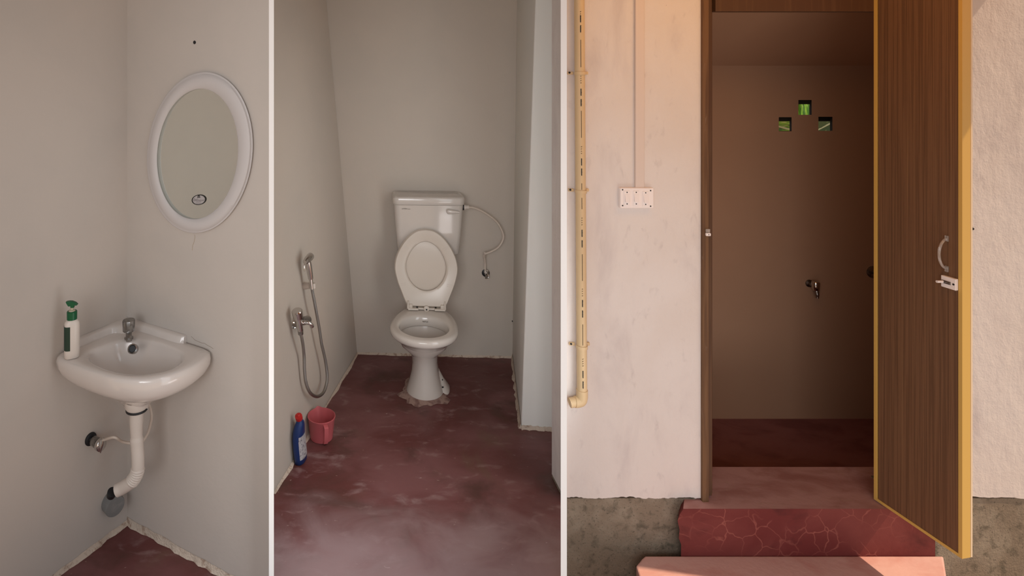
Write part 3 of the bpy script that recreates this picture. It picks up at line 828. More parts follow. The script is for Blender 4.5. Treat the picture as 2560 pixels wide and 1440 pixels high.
R = [pan_ring(0.0, .100, -.160, -.42, -.27, eb=3), pan_ring(0.010, .102, -.158, -.42, -.27, eb=3), pan_ring(0.03, .095, -.160, -.42, -.27, eb=3), pan_ring(0.07, .083, -.165, -.41, -.27, eb=3), pan_ring(0.125, .0705, -.166, -.40, -.27, eb=3),
     pan_ring(0.18, .0675, -.157, -.40, -.27), pan_ring(0.225, .0735, -.138, -.41, -.26), pan_ring(0.262, .088, -.112, -.42, -.24), pan_ring(0.30, .116, -.078, -.44, -.21), pan_ring(0.33, .142, -.04, -.455, -.19),
     pan_ring(0.352, .158, -.022, -.47, -.18), pan_ring(0.358, .170, -.008, -.475, -.175), pan_ring(0.368, .178, 0.0, -.48, -.17), pan_ring(0.385, .181, 0.002, -.48, -.17), pan_ring(0.396, .177, -0.003, -.478, -.17),
     pan_ring(0.400, .166, -0.014, -.47, -.17), pan_ring(0.400, .142, -.040, -.33, -.175), pan_ring(0.396, .134, -.049, -.318, -.178), pan_ring(0.388, .130, -.053, -.312, -.18), pan_ring(0.350, .128, -.058, -.305, -.18),
     pan_ring(0.343, .132, -.052, -.312, -.18), pan_ring(0.337, .138, -.045, -.322, -.18), pan_ring(0.30, .122, -.07, -.31, -.185), pan_ring(0.25, .075, -.125, -.29, -.20), pan_ring(0.215, .05, -.16, -.27, -.21), pan_ring(0.195, .03, -.19, -.25, -.215)]
pan = build(MB().loft(R), 'pan', CERAM, toilet, smooth=70)
# foot flange at the right with two screw holes
FSH = dX * 0.022
mbf = MB().loft([[p + FSH for p in r] for r in [pan_ring(0.0, .112, -.235, -.40, -.32, eb=3, ef=3), pan_ring(0.012, .110, -.238, -.40, -.32, eb=3, ef=3), pan_ring(0.055, .080, -.26, -.39, -.32), pan_ring(0.10, .055, -.28, -.38, -.32)]])
build(mbf, 'foot_flange', CERAM, toilet, smooth=60)
for f_, z_, x_ in ((-.262, 0.040, .098), (-.300, 0.060, .093)):
    c = tpt(x_, f_, z_); build(MB().lathe([(0.004, -0.004), (0.004, 0.003)], c, dX + V((0, 0, .6)) + dF * 0.5, 12), 'screw_hole', BLACK, toilet)
# maker's print inside the bowl: a line of small dark letters, too small to read
def print_row(o, ux, uz, n, size, gap, name, m, parent, seed):
    rnd = random.Random(seed); mb = MB(); x = 0
    nrm = ux.cross(uz).normalized()
    for i in range(n):
        w_ = size * rnd.uniform(0.5, 0.85); p = o + ux * x
        kind = rnd.randint(0, 3); t = size * 0.2
        def bar(x0, z0, x1, z1):
            a = p + ux * x0 + uz * z0; b = p + ux * x1 + uz * z1
            mb.tube([a, b], t * 0.5, 5)
        bar(0, 0, 0, size)
        if kind in (0, 1): bar(0, size, w_, size)
        if kind in (0, 2): bar(0, size * .5, w_, size * .5)
        if kind in (1, 3): bar(w_, 0, w_, size)
        if kind in (2,): bar(0, 0, w_, 0)
        x += w_ + gap
    return build(mb, name, m, parent)


pr0 = tpt(-0.014, -.3035, 0.368)
print_row(pr0 + dF * 0.0018, dX, V((0, 0, 1)), 5, 0.006, 0.0022, 'bowl_print', DARK, toilet, 3)

# raised seat and lid
RS = math.radians(5)
sF = V((-math.sin(RS), -math.cos(RS), 0)); sX = V((math.cos(RS), -math.sin(RS), 0))
HGT = tpt(0.0, -.395, 0.418); HGT = V(((1066 - CX) / F * HGT.y, HGT.y, HGT.z))
TILT = math.radians(10)
sU = (V((0, 0, 1)) * math.cos(TILT) - sF * math.sin(TILT)).normalized(); sN = sX.cross(sU); sN = sN if sN.dot(sF) > 0 else -sN
Hs = 0.425


def seat_outline(scale=1.0, n=64):
    """egg with a straight hinge edge, in (x, u)"""
    pts = []
    half = [(0.108, 0.0), (0.122, 0.028), (0.142, 0.075), (0.162, 0.125), (0.177, 0.18), (0.180, 0.218), (0.172, 0.265), (0.152, 0.312), (0.123, 0.357), (0.085, 0.396), (0.045, 0.420), (0.0, 0.427)]
    h = catmull([V((x, u, 0)) for x, u in half], 4)
    pts = h + [V((-p.x, p.y, 0)) for p in reversed(h[:-1])] + [V((-0.108 + 0.216 * k / 13, 0, 0)) for k in range(1, 13)]
    return pts


def sp(x, u, n_): return HGT + sX * x + sU * u + sN * n_


SO = seat_outline()
NSO = len(SO)
lidring = lambda k, off: [sp(p.x * k, 0.21 + (p.y - 0.21) * k, off) for p in SO]
lid = build(MB().loft([lidring(0.99, -0.036), lidring(1.01, -0.030), lidring(1.01, -0.020), lidring(0.985, -0.016)]), 'seat_lid', SEATP, toilet, smooth=40, bevel=0)
hc = (0.0, 0.222)
def hole(a, bt, bb, off):
    q = []
    for p in SO:
        th = math.atan2(p.x - hc[0], p.y - hc[1])
        c, s_ = math.cos(th), math.sin(th); b = bt if c > 0 else bb
        q.append(sp(hc[0] + a * s_ * (1 - 0.16 * max(c, 0.0)), hc[1] + b * c, off))
    return q
seat_rings = [[sp(p.x, p.y, -0.012) for p in SO], [sp(p.x * 1.0, p.y, 0.002) for p in SO], lidring(0.975, 0.008), hole(.128, .150, .150, 0.006), hole(.118, .138, .138, 0.002), hole(.115, .135, .135, -0.006), hole(.118, .138, .138, -0.012)]
seat_rings.append(seat_rings[0])
build(MB().loft(seat_rings, False, False), 'seat', SEATP, toilet, smooth=50)
# four rubber-pad recesses on the underside of the seat
for xx, uu, rot in ((-0.115, 0.322, -38), (0.115, 0.322, 38), (-0.134, 0.118, 8), (0.134, 0.118, -8)):
    a = math.radians(rot); d1 = sX * math.cos(a) + sU * math.sin(a); d2 = -sX * math.sin(a) + sU * math.cos(a)
    c = sp(xx, uu, 0.0075)
    mbp = MB()
    for k_ in (-0.005, 0.005):
        mbp.loft([[c + d1 * -0.017 + d2 * (k_ - .0012) - sN * 0.004, c + d1 * 0.017 + d2 * (k_ - .0012) - sN * 0.004, c + d1 * 0.017 + d2 * (k_ + .0012) - sN * 0.004, c + d1 * -0.017 + d2 * (k_ + .0012) - sN * 0.004],
                  [c + d1 * -0.017 + d2 * (k_ - .0012) + sN * 0.0012, c + d1 * 0.017 + d2 * (k_ - .0012) + sN * 0.0012, c + d1 * 0.017 + d2 * (k_ + .0012) + sN * 0.0012, c + d1 * -0.017 + d2 * (k_ + .0012) + sN * 0.0012]])
    build(mbp, 'seat_buffer', SEATP, toilet, smooth=0)
# hinge bar
hb = MB()
hz = HGT - V((0, 0, 0.0145))
def hbox(x0, x1, f0, f1, z0, z1): return [[hz + sX * x + sF * f + V((0, 0, z)) for x, f in ((x0, f0), (x1, f0), (x1, f1), (x0, f1))] for z in (z0, z1)]
hb.loft(hbox(-0.105, -0.045, -0.012, 0.024, 0, 0.010)); hb.loft(hbox(0.045, 0.105, -0.012, 0.024, 0, 0.010)); hb.loft(hbox(-0.06, 0.06, -0.012, 0.012, 0, 0.010))
hg_ = build(hb, 'hinge_bar', SEATP, toilet, smooth=0, bevel=0.003)
for x_ in (-0.088, 0.088):
    build(MB().loft(hbox(x_ - 0.010, x_ + 0.010, -0.006, 0.016, 0.008, 0.030)), 'hinge_block', SEATP, hg_, smooth=0, bevel=0.003)
    build(MB().lathe([(0.007, 0.006), (0.006, 0.03), (0.003, 0.050)], hz + sX * (x_ * 1.18) + sF * 0.012, (0, 0, 1), 12), 'hinge_pin', SEATP, hg_)
c = hz + sF * 0.012 + V((0, 0, 0.009)); build(MB().lathe([(0.016, -0.01), (0.016, 0.006), (0.012, 0.009)], c, sF, 18), 'hinge_boss', SEATP, hg_)
build(MB().lathe([(0.0045, 0.0), (0.0045, 0.0098)], c - V((0, 0, 0.003)), sF, 12), 'boss_hole', BLACK, hg_)

# cistern
YT = 3.525
RT = math.radians(2.8)
tF = V((-math.sin(RT), -math.cos(RT), 0)); tX = V((math.cos(RT), -math.sin(RT), 0))
TC = V(((1072 - CX) / F * YT, YT, 0))
kt = YT / F


def rr_ring(z, hw_, d0, d1, r, bulge=0.0, n=6):
    """rounded rectangle, front at d0 (towards the viewer is positive), back at d1"""
    q = []
    for cx_, cy_, a0 in ((hw_ - r, d0 - r, 0), (-hw_ + r, d0 - r, 90), (-hw_ + r, d1 + r, 180), (hw_ - r, d1 + r, 270)):
        for i in range(n + 1):
            a = math.radians(a0 + 90 * i / n)
            x = cx_ + r * math.cos(a); f = cy_ + r * math.sin(a)
            if f > 0: f += bulge * (1 - (x / hw_) ** 2)
            q.append(TC + tX * x + tF * f + V((0, 0, z)))
    return q


zs_, zl_, zbt = EYE + (CY - 512) * kt, EYE + (CY - 492) * kt, EYE + (CY - 638) * kt
cist = build(MB().loft([rr_ring(zbt, .172, -.01, -.145, .03), rr_ring(zbt + .008, .180, -.002, -.15, .03), rr_ring(zbt + .14, .192, 0.004, -.16, .032, .006), rr_ring(zs_ - 0.002, .2035, 0.006, -.165, .034, .008)]), 'cistern', CERAM, toilet, smooth=50)
build(MB().loft([rr_ring(zs_, .2075, 0.010, -.168, .034, .008), rr_ring(zs_ + .004, .211, 0.013, -.169, .036, .008), rr_ring(zl_ - 0.010, .211, 0.013, -.169, .036, .008), rr_ring(zl_ - .003, .207, 0.009, -.166, .036, .008), rr_ring(zl_, .198, 0.0, -.16, .036, .008)]), 'cistern_lid', CERAM, toilet, smooth=50)
lv = TC + tX * ((1122 - 1072) * kt) + tF * 0.008 + V((0, 0, EYE + (CY - 527) * kt))
lever = build(MB().loft([[lv + tX * x + tF * f + V((0, 0, h_ * math.sin(t))) + tF * (0.008 * math.cos(t)) for t in (2 * math.pi * q / 14 for q in range(14))] for x, f, h_ in ((-0.016, 0.006, .004), (-0.012, 0.010, .013), (0.0, 0.012, .015), (0.02, 0.014, .011), (0.05, 0.016, .007), (0.058, 0.016, .004))]), 'flush_lever', CERAM, toilet)
po_ = TC + tX * ((1005 - 1072) * kt) + tF * 0.0125 + V((0, 0, EYE + (CY - 522.5) * kt))
print_row(po_, tX, V((0, 0, 1)), 6, 0.005, 0.0018, 'cistern_print', DARK, toilet, 5)
print_row(po_ + tX * 0.034 + tF * 0.0012 - V((0, 0, 0.001)), tX, V((0, 0, 1)), 5, 0.003, 0.0013, 'cistern_print', DARK, toilet, 8)
# cement smear round the foot
mb = MB(); n = 40; ins = pan_ring(0.0, .10, -.162, -.42, -.27, n=n, eb=3)
rnd = random.Random(4); o1 = []; o2 = []
cen = tpt(0, -.28, 0)
for p in ins:
    d = (p - cen); L_ = d.length; d.normalize()
    e_ = rnd.uniform(0.012, 0.04) * (1.5 if d.dot(dF) > 0.4 else 0.9)
    o1.append(p + d * 0.004 + V((0, 0, 0.014))); o2.append(p + d * e_ + V((0, 0, 0.0012)))
mb.loft([[p - V((0, 0, 0)) + V((0, 0, 0.016)) - (p - cen).normalized() * 0.006 for p in ins], o1, o2], False, False)
build(mb, 'cement_bedding', mat('cement_smear', (0.30, 0.20, 0.165, 1), 0.9, var=[((0.14, 0.07, 0.06, 1), 30.0, 0.45, 0.65, 0.8)]), toilet, smooth=60)

# inlet hose and angle valve beside the cistern
YH = 3.60
hz0 = atY(1160, 519, YH - 0.04)
ih = thing('inlet_hose', 'white inlet hose looping from the cistern to the chrome valve', 'hose', atY(1213, 660, YH))
kx = TC + tX * 0.203 + tF * -0.055; kx.z = hz0.z
build(MB().lathe([(0.016, 0.001), (0.0175, 0.004), (0.0175, 0.009)], kx, tX, 20), 'hose_washer', BLACK, ih)
build(MB().lathe([(0.0155, 0.009), (0.0155, 0.020), (0.012, 0.022), (0.0115, 0.038), (0.010, 0.040)], kx, tX, 18), 'hose_nut', PVC, ih)
build(MB().tube(catmull([kx + tX * 0.036, atY(1186, 520, YH - 0.02), atY(1212, 532, YH), atY(1240, 553, YH + 0.005), atY(1255, 577, YH + 0.008), atY(1258, 597, YH + 0.008), atY(1247, 617, YH + 0.005), atY(1228, 629, YH), atY(1214, 634, YH)], 8), 0.0058, 10), 'hose_tube', HOSE, ih)
build(MB().tube(catmull([atY(1213, 633, YH), atY(1210.5, 640, YH + 0.02), atY(1212.5, 656, YH + 0.045), atY(1213, 674, YH + 0.045)], 5), [0.008] * 6 + [0.0065] * 4 + [0.006] * 6, 10), 'hose_elbow', HOSE, ih)
av2 = WB.hit(1214, 682)
v2 = thing('cistern_valve', 'chrome angle valve on the back wall right of the cistern', 'valve', av2)
build(MB().lathe([(0.0235, 0.0005), (0.0235, 0.004), (0.012, 0.009)], av2, nB, 24), 'wall_flange', BLACK, v2)
build(MB().lathe([(0.010, 0.0), (0.010, 0.03), (0.008, 0.034)], av2, nB, 16), 'valve_body', CHROME, v2)
q0 = av2 + nB * 0.03
build(MB().lathe([(0.0135, 0.012), (0.0125, 0.026), (0.009, 0.03)], q0 - V((0, 0, 0.004)) - nB * 0.006, (0, 0, 1), 16), 'valve_nut', PVC, v2)
build(MB().tube(catmull([q0 + V((0, 0, 0.024)) + nB * .004, q0 + V((0.004, 0, 0.008)) + nB * .012, q0 + V((-0.008, 0, -0.014)) + nB * .012, q0 + V((-0.004, 0, -0.020)) + nB * .01, q0 + V((0.010, 0, -0.014)) + nB * .008, q0 + V((0.006, 0, 0.016)) + nB * .004], 5), 0.004, 8), 'valve_lever', CHROME, v2)
pgn = V((-1, -0.2, 0)).normalized()
pg = BR.lerp(PB, 0.02); pg = V((pg.x, pg.y, EYE + (CY - 803) * pg.y / F)) + pgn * 0.0015
tag(build(MB().lathe([(0.0045, -0.001), (0.0045, 0.0015)], pg, pgn, 12), 'wall_plug', BLACK), 'tiny black plug low in the recess corner right of the toilet', 'wall plug')

# ------------------------------------------------------------------ hand shower, its hook, the two-way tap and the steel hose
NW = W2.n
hk = W2.hit(760, 714)
holder = thing('shower_hook', 'white plastic holder on the left wall carrying the hand shower', 'bracket', hk)
ho_ = W2.hit(777, 714, 0.045)
hdir = (ho_ - hk).normalized()
build(MB().tube([hk + NW * 0.001, hk.lerp(ho_, 0.45), ho_], [0.020, 0.0165, 0.0145], 18), 'holder_arm', PVC, holder)
build(MB().lathe([(0.0145, -0.012), (0.0155, -0.012), (0.0155, 0.012), (0.0145, 0.012)], ho_ + (ho_ - hk).normalized() * 0.012, W2.hit(776, 690, 0.05) - W2.hit(779, 730, 0.05), 20), 'holder_ring', PVC, holder)
sh = thing('hand_shower', 'chrome hand shower resting in the white holder on the left wall', 'hand shower', W2.hit(779, 705, 0.05))
a0 = W2.hit(779.5, 722, 0.055); a1 = W2.hit(777, 697, 0.055); a2 = W2.hit(772, 664, 0.055); a3 = W2.hit(770, 652, 0.055)
dirS = (a2 - a1).normalized()
build(MB().tube([a0, a0.lerp(a1, .5), a1, a1 + dirS * 0.001, a1.lerp(a2, .5), a2, a3], [.0095, .010, .0105, .013, .0145, .0155, .013], 18), 'shower_grip', CHROME, sh)
h0 = W2.hit(762, 656, 0.052); h1 = W2.hit(777, 640, 0.058)
build(MB().tube([h0, h0.lerp(h1, .12), h0.lerp(h1, .5), h0.lerp(h1, .85), h1, h1 + (h1 - h0).normalized() * 0.007, h1 + (h1 - h0).normalized() * 0.010], [.010, .0135, .0175, .0185, .0175, .013, .006], 24), 'spray_head', CHROME, sh)
build(MB().tube([W2.hit(762, 655, 0.04), W2.hit(760.5, 665, 0.034), W2.hit(761, 678, 0.034)], 0.0035, 8), 'trigger', CHROME, sh)
tw = W2.hit(733, 813)
bt = thing('two_way_tap', 'chrome two way tap on the left wall below the hand shower', 'tap', tw)
tb = W2.hit(749, 813, 0.05)
build(MB().tube([tw + NW * 0.001, tw.lerp(tb, .12), tw.lerp(tb, .13), tw.lerp(tb, 1.0)], [.016, .014, .0095, .0095], 18), 'tap_inlet', CHROME, bt)
u0 = W2.hit(751, 827, 0.05); u1 = W2.hit(746, 796, 0.05); u2 = W2.hit(742, 776, 0.05)
build(MB().tube([u0, u0.lerp(u1, .4), u1], [.0125, .015, .0145], 18), 'tap_body', CHROME, bt)
build(MB().tube([u1, u1.lerp(u2, .08), u1.lerp(u2, .9), u2], [.017, .0225, .0255, .022], 24), 'tap_knob', CHROME, bt)
k0 = W2.hit(756, 803, 0.05); k1 = W2.hit(770, 800, 0.03)
build(MB().tube([tb + V((0, 0, .008)), k0], 0.0095, 14), 'side_outlet', CHROME, bt)
build(MB().tube([k0, k0.lerp(k1, .1), k0.lerp(k1, .9), k1], [.014, .019, .021, .018], 20), 'side_knob', CHROMED, bt)
build(MB().tube(catmull([W2.hit(750, 809, .05), W2.hit(760, 806, .065), W2.hit(771, 807, .085), W2.hit(778, 811, .095), W2.hit(780, 816, .095)], 5), [.009] * 10 + [.0085] * 8 + [.010] * 3, 14), 'spout', CHROME, bt)
build(MB().tube([W2.hit(751, 826, .05), W2.hit(752, 836, .05)], [.0135, .012], 14), 'hose_nut', CHROMED, bt)
hs = [W2.hit(752, 834, .05), W2.hit(757, 860, .045), W2.hit(760, 890, .035), W2.hit(761, 925, .03), W2.hit(765, 958, .03), W2.hit(776, 983, .035), W2.hit(793, 991, .04), W2.hit(808, 982, .045), W2.hit(816, 960, .045), W2.hit(818, 938, .045), W2.hit(813, 900, .045), W2.hit(804, 860, .045), W2.hit(797, 815, .05), W2.hit(788, 765, .055), W2.hit(781, 728, .055), W2.hit(779.5, 720, .055)]
tag(build(MB().tube(catmull(hs, 8), 0.0075, 12), 'shower_hose', METALH), 'flexible steel hose hanging in a loop from tap to hand shower', 'hose')

# ------------------------------------------------------------------ mug and cleaner bottle on the floor
mc = floorpt(800, 1093)
def wdist(p): return (p - W2.p).dot(W2.n)
mc = mc + V((1, 0, 0)) * max(0.0, 0.0715 - wdist(V((mc.x, mc.y, 0.1))))
mug = thing('mug', 'pink plastic bathroom mug on the floor beside the blue bottle', 'mug', mc)
prof = [(0.050, 0.0), (0.054, 0.002), (0.0585, 0.04), (0.0645, 0.096), (0.0675, 0.101), (0.0675, 0.105), (0.0645, 0.106), (0.0615, 0.098), (0.052, 0.006), (0.001, 0.005)]
mb = MB(); rings = []
for r, h in prof:
    ring = []
    for i in range(40):
        a = 2 * math.pi * i / 40
        k_ = max(0.0, math.cos(a - math.radians(105))) ** 60      # pouring lip
        rad_ = r + 0.011 * k_ * max(0, (h - 0.05) / 0.055) * (1 if r > 0.01 else 0)
        ring.append(mc + V((math.cos(a) * rad_, math.sin(a) * rad_, h + 0.004 * k_ * (1 if h > 0.09 else 0))))
    rings.append(ring)
build(mb.loft(rings), 'mug_body', PINK, mug, smooth=50)
ha = math.radians(-72); hv = V((math.cos(ha), math.sin(ha), 0)); hsd = V((-hv.y, hv.x, 0))
hp_ = [(0.062, 0.094), (0.075, 0.094), (0.083, 0.088), (0.083, 0.060), (0.078, 0.028), (0.072, 0.012), (0.054, 0.010)]
rg = []
for i, (r, h) in enumerate(hp_):
    c = mc + hv * r + V((0, 0, h))
    t = V((0, 0, 1)) if 1 < i < 6 else hv
    q = hv if 1 < i < 6 else V((0, 0, 1))
    if i in (1, 2): q = (hv + V((0, 0, 1))).normalized()
    rg.append([c + hsd * 0.010 + q * 0.0022, c - hsd * 0.010 + q * 0.0022, c - hsd * 0.010 - q * 0.0022, c + hsd * 0.010 - q * 0.0022])
build(MB().loft(rg), 'mug_handle', PINK, mug, smooth=50, bevel=0.001)
cb = floorpt(747, 1151)
cb = cb + V((1, 0, 0)) * max(0.0, 0.030 - wdist(V((cb.x, cb.y, 0.0))))
cl = thing('cleaner_bottle', 'blue toilet cleaner bottle with red cap leaning by the wall', 'bottle', cb)
Yc = cb.y
pa = (NW * V((1, 1, 0))).normalized(); pa = V((0.93, -0.30, 0)).normalized(); pb_ = V((0.30, 0.93, 0)).normalized()
seq = [(0, 0.0, .019, .036), (0.0, 0.004, .0235, .041), (-0.002, 0.03, .0245, .042), (-0.006, 0.07, .0245, .042), (-0.009, 0.105, .0245, .041), (-0.009, 0.135, .0235, .037), (-0.006, 0.158, .021, .031), (-0.004, 0.175, .017, .022), (-0.0055, 0.186, .0125, .0135), (-0.007, 0.190, .012, .012)]
rg = []
for dx, h, a, b in seq:
    c = V((cb.x + dx, cb.y, h))
    rg.append([c + pa * a * math.copysign(abs(math.cos(t)) ** .8, math.cos(t)) + pb_ * b * math.copysign(abs(math.sin(t)) ** .8, math.sin(t)) for t in (2 * math.pi * q / 28 for q in range(28))])
build(MB().loft(rg), 'bottle_body', BLUE, cl, smooth=60)
tipc = V((cb.x - 0.007, cb.y, 0.188)); tdir = V((-0.16, -0.35, 0.9)).normalized()
cap = build(MB().lathe([(0.0155, 0.0), (0.0165, 0.002), (0.0165, 0.018), (0.0155, 0.021), (0.009, 0.0215), (0.008, 0.027), (0.006, 0.029)], tipc, tdir, 24), 'cap', RED, cl)
lab = []
for (dx, h, a, b) in [(-0.0015, 0.025, .0252, .043), (-0.006, 0.07, .0252, .043), (-0.009, 0.105, .0252, .042), (-0.009, 0.125, .0246, .0395)]:
    c = V((cb.x + dx, cb.y, h)); row = []
    for q in range(10):
        t = math.radians(-62 + 105 * q / 9)
        row.append(c + pa * a * math.copysign(abs(math.cos(t)) ** .8, math.cos(t)) + pb_ * b * math.copysign(abs(math.sin(t)) ** .8, math.sin(t)))
    lab.append(row)
mb = MB(); n_ = 10
mb.add([p for r in lab for p in r], [(i * n_ + j, i * n_ + j + 1, (i + 1) * n_ + j + 1, (i + 1) * n_ + j) for i in range(3) for j in range(9)])
build(mb, 'bottle_label', PAPER, cl)

# ------------------------------------------------------------------ porch fittings: water pipe, clips, trunking, switches
YPp = YF - 0.030
def pp(px, py, Y=YPp): return atY(px, py, Y)
pr = 0.0198
wpip = thing('water_pipe', 'cream plastic water pipe running down the porch wall', 'pipe', pp(1455, 1000))
p_top, p_bot = pp(1448, -40), pp(1455, 976)
build(MB().tube([p_top, p_top.lerp(p_bot, .5), p_bot], pr, 20), 'riser_pipe', CREAM, wpip)
el = catmull([pp(1455, 972), pp(1455, 992), pp(1452, 1001), pp(1444, 1004), pp(1437, 1005)], 5)
build(MB().tube([pp(1455, 974), pp(1455, 975)] + el[3:-2] + [pp(1437, 1004.5)], 0.0222, 20), 'elbow', CREAM, wpip)
x_l = (Dp.x * (YPp)) + 0.020
end = pp(1425, 1007); end = V((x_l + 0.004, YPp, end.z))
build(MB().tube([pp(1440, 1004.5), end], 0.0195, 20), 'branch_pipe', CREAM, wpip)
prt = MB(); ln_ = MB()
dirp = (p_bot - p_top)


def onpipe(py, sx=-0.003):
    t = (py + 40) / 1016; c = p_top.lerp(p_bot, t); c = V((c.x, c.y, EYE + (CY - py) / F * YPp))
    return c + V((sx, -math.sqrt(pr * pr - sx * sx) - 0.0004, 0))


for a, b in ((100, 168), (276, 343), (456, 472), (492, 520), (632, 698), (806, 858)):
    build(MB().tube([onpipe(a), onpipe(b)], 0.0011, 6), 'pipe_stripe', BROWNP, wpip)
for j, (y0, words) in enumerate(((30, 0), (40, 1), (65, 1), (190, 0), (222, 1), (248, 1), (365, 0), (395, 1), (420, 1), (542, 0), (572, 1), (598, 1), (718, 0), (746, 1), (772, 1), (892, 0), (922, 1), (948, 1))):
    rnd = random.Random(j)
    mbx = MB()
    n = 4
    for i in range(n):
        yy = y0 + i * (5.5 if not words else 4.2)
        c = onpipe(yy); h_ = 0.0022 if not words else 0.0022; t_ = 0.0010 if not words else 0.0016
        for sg in ((0, 1) if not words else (0, 1, 2)):
            mbx.tube([c + V((-h_, -0.0002, -0.002 * sg)), c + V((h_ * rnd.uniform(0.2, 1), -0.0002, -0.002 * sg + 0.0012))], t_ * 0.6, 5)
        if words: mbx.tube([c + V((0.0, 0, 0)), c + V((0, 0, -0.007))], 0.0016, 5)
    build(mbx, 'pipe_print', DARK if words else BROWNP, wpip)
def clip(px, py, label):
    c0 = pp(px, py); base = V((c0.x, YF, c0.z))
    t = thing('pipe_clip', label, 'pipe clip', base, 'clips holding the cream water pipe')
    mb = MB(); ring = []
    for sgn in (-0.006, 0.006):
        ring.append([c0 + V((math.cos(a) * (pr + 0.0035), math.sin(a) * (pr + 0.0035), sgn)) for a in [math.pi + math.pi * k / 12 for k in range(13)]] +
                    [c0 + V((math.cos(a) * (pr + 0.0006), math.sin(a) * (pr + 0.0006), sgn)) for a in [2 * math.pi - math.pi * k / 12 for k in range(13)]])
    mb.loft(ring); build(mb, 'clip_band', CREAM, t, smooth=50)
    for sg in (-1, 1):
        x_ = sg * (pr + 0.011)
        build(MB().box((c0.x + x_ - 0.011, YF - 0.012, c0.z - 0.006), (c0.x + x_ + 0.011, YF - 0.0005, c0.z + 0.006)), 'clip_ear', CREAM, t, smooth=0, bevel=0.002)
        build(MB().lathe([(0.0045, 0), (0.004, 0.003)], V((c0.x + sg * (pr + 0.0165 if sg < 0 else pr + 0.006), YF - 0.012, c0.z - 0.002 * sg)), (0, -1, 0), 12), 'clip_screw', BLACK, t)
    return t
clip(1450, 183, 'topmost clip on the cream water pipe')
clip(1452, 478, 'middle clip on the cream water pipe, level with the switches')
clip(1454, 866, 'lowest clip on the cream water pipe, above its elbow')
tr_ = MB().box((fx(1585), YF - 0.014, fz(470)), (fx(1607), YF - 0.0005, fz(-30)))
tag(build(tr_, 'cable_trunking', TRUNK, smooth=0, bevel=0.0025), 'flat painted cable trunking running up the wall from the switch plate', 'cable trunking')
ks = (YF - 0.022) / F
sxp = lambda px: (px - CX) * ks
szp = lambda py: EYE + (CY - py) * ks
sw = thing('switch_board', 'white switch box with three rocker switches on the porch wall', 'light switch', (fx(1593), YF, fz(522)))
build(MB().box((sxp(1551), YF - 0.022, szp(521)), (sxp(1635), YF - 0.0005, szp(470))), 'switch_plate', SWITCHP, sw, smooth=0, bevel=0.004, seg=3)
for px, py in ((1556.5, 474.5), (1556.5, 514), (1626.5, 476.5), (1626.5, 515.5)):
    build(MB().lathe([(0.0030, 0), (0.0026, 0.0012)], (sxp(px), YF - 0.022, szp(py)), (0, -1, 0), 12), 'plate_screw', BLACK, sw)
for px in (1567, 1590, 1613.5):
    o_ = 0.0 if px < 1600 else 1.2
    s_ = build(MB().box((sxp(px - 7.6), YF - 0.0245, szp(515 + o_)), (sxp(px + 7.6), YF - 0.0215, szp(477 + o_))), 'switch_module', SWITCHP, sw, smooth=0, bevel=0.0012)
    zt0, zb0 = szp(485 + o_), szp(504.5 + o_)
    x0, x1 = sxp(px - 5.3), sxp(px + 5.3); y_ = YF - 0.0243
    rock = MB().add([(x0, y_, zt0), (x1, y_, zt0), (x1, y_, zb0), (x0, y_, zb0), (x0, y_ - 0.001, zt0), (x1, y_ - 0.001, zt0), (x1, y_ - 0.008, zb0), (x0, y_ - 0.008, zb0)],
                    [(4, 5, 6, 7), (0, 1, 5, 4), (1, 2, 6, 5), (2, 3, 7, 6), (3, 0, 4, 7), (0, 3, 2, 1)])
    build(rock, 'rocker', SWITCHP, s_, smooth=0, bevel=0.0012)
    for py in (480.5, 509.5):
        build(MB().lathe([(0.0025, 0), (0.0022, 0.0012)], (sxp(px), YF - 0.0245, szp(py + o_)), (0, -1, 0), 12), 'module_screw', BLACK, s_)
kp = V((fx(1764), YF - 0.012, fz(583)))
keep = thing('bolt_keeper', 'small clear plastic keeper screwed to the left door jamb', 'latch keeper', kp)
build(MB().box((kp.x - 0.010, kp.y - 0.010, kp.z - 0.006), (kp.x + 0.009, kp.y - 0.0005, kp.z + 0.006)), 'keeper_block', SWITCHP, keep, smooth=0, bevel=0.002)
build(MB().box((kp.x - 0.009, kp.y - 0.007, kp.z + 0.007), (kp.x + 0.008, kp.y - 0.0005, kp.z + 0.022)), 'keeper_plate', CLEAR, keep, smooth=0, bevel=0.002)
build(MB().lathe([(0.002, 0), (0.002, 0.001)], (kp.x, kp.y - 0.010, kp.z), (0, -1, 0), 8), 'keeper_screw', BLACK, keep)
tag(build(MB().lathe([(0.0055, -0.001), (0.005, 0.003)], WF.hit(2431, 572), (0, -1, 0), 12), 'wall_plug', BLACK), 'black plug in the sunlit wall just right of the open door', 'wall plug')

# ------------------------------------------------------------------ inside the dark room
bt2 = WBK.hit(2022, 708)
t2 = thing('wall_tap', 'dark wall tap in the middle of the dim back wall', 'tap', bt2)
yv = V((0, -1, 0))
build(MB().lathe([(0.021, 0.0005), (0.021, 0.006), (0.010, 0.010), (0.010, 0.05)], bt2, yv, 20), 'tap_inlet', CHROMED, t2)
build(MB().lathe([(0.016, -0.022), (0.019, -0.018), (0.021, 0.022), (0.017, 0.028)], bt2 + yv * 0.05, (0, 0, 1), 20), 'tap_knob', CHROME, t2)
build(MB().tube(catmull([bt2 + yv * 0.05 + V((0, 0, -0.015)), bt2 + yv * 0.058 + V((0, 0, -0.03)), bt2 + yv * 0.062 + V((0, 0, -0.045)), bt2 + yv * 0.062 + V((0, 0, -0.062))], 4), [.012] * 5 + [.010] * 4 + [.008] * 4, 14), 'spout', CHROMED, t2)
ev = WBK.hit(2181, 680)
t3 = thing('shower_valve', 'round dark valve half hidden behind the open door edge', 'valve', ev)
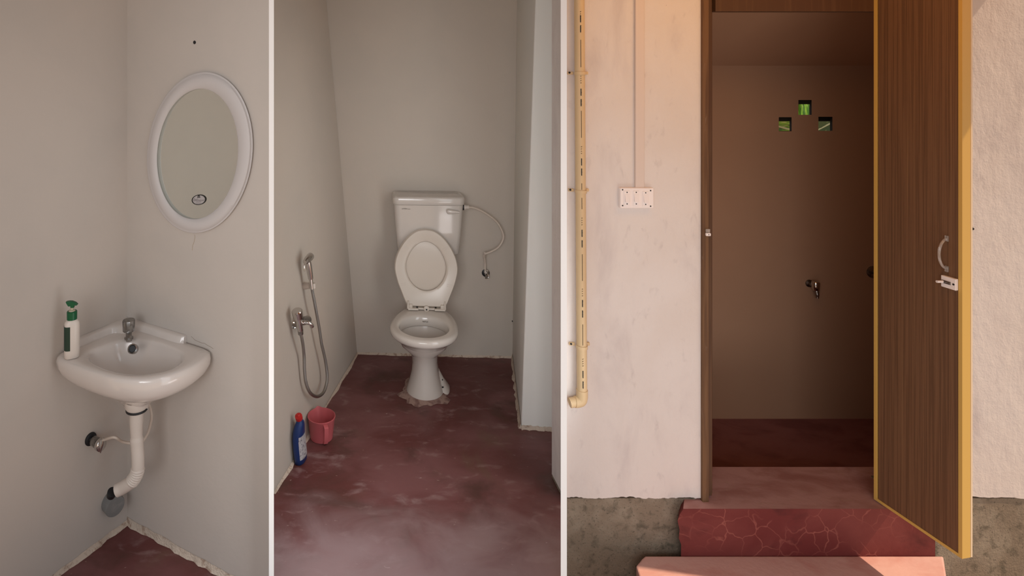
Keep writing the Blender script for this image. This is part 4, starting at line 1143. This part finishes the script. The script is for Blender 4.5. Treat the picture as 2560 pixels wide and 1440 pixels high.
build(MB().lathe([(0.034, 0.0005), (0.034, 0.005), (0.020, 0.014)], ev, yv, 28), 'wall_flange', CHROMED, t3)
build(MB().lathe([(0.014, 0.012), (0.013, 0.05)], ev, yv, 18), 'valve_body', CHROMED, t3)
build(MB().tube([ev + yv * 0.045 + V((0.01, 0, 0)), ev + yv * 0.05 + V((-0.035, 0, 0.001)), ev + yv * 0.05 + V((-0.048, 0, 0))], [.008, .006, .004], 12), 'valve_lever', CHROMED, t3)


# banana plant outside, its leaves seen through the vents
YL = YB + 0.62
pb0 = V((atY(2030, 300, YL).x + 0.25, YL + 0.35, -0.5))
plant = thing('banana_plant', 'green banana plant outside, its leaves seen through the three vent holes', 'plant', pb0)
crown = pb0 + V((0.0, 0.0, 1.35))
build(MB().tube([pb0, pb0 + V((0.02, 0, 0.7)), crown], [.085, .075, .05], 18), 'trunk', mat('banana_trunk', (0.20, 0.22, 0.07, 1), 0.6), plant)


def leaf(c, along, across, L_, W_, m, curl=0.0):
    along = V(along).normalized(); across = V(across).normalized(); nrm = along.cross(across).normalized()
    c = V(c); n = 16; k_ = 10; vs = []
    for i in range(n + 1):
        u = i / n * 2 - 1; wd = W_ * (1 - abs(u) ** 3) + 0.004
        for j in range(k_ + 1):
            v = j / k_ * 2 - 1
            vs.append(c + along * (u * L_) + across * (v * wd) + nrm * (abs(v) * wd * 0.35 - curl * u * u + 0.003 * math.sin(60 * u + 2 * j)))
    fs = [(i * (k_ + 1) + j, i * (k_ + 1) + j + 1, (i + 1) * (k_ + 1) + j + 1, (i + 1) * (k_ + 1) + j) for i in range(n) for j in range(k_)]
    ob = build(MB().add(vs, fs), 'leaf', m, plant, smooth=60)
    so = ob.modifiers.new('solid', 'SOLIDIFY'); so.thickness = 0.003
    ends = [c + along * (u * L_) - nrm * curl * u * u for u in (-1.0, -0.5, 0, 0.5, 0.95)]
    if (ends[0] - crown).length > (ends[-1] - crown).length: ends.reverse()
    build(MB().tube(catmull([crown, crown.lerp(ends[0], 0.6)] + ends, 4), 0.0085, 10), 'midrib', RIBM, ob)


leaf(atY(2040, 290, YL), (0.10, 0.1, 1), (1, 0.55, -0.1), 0.42, 0.13, LEAF)
leaf(atY(1955, 318, YL - 0.03), (1, 0.2, -0.25), (0.2, -0.3, 1), 0.15, 0.115, LEAF2)
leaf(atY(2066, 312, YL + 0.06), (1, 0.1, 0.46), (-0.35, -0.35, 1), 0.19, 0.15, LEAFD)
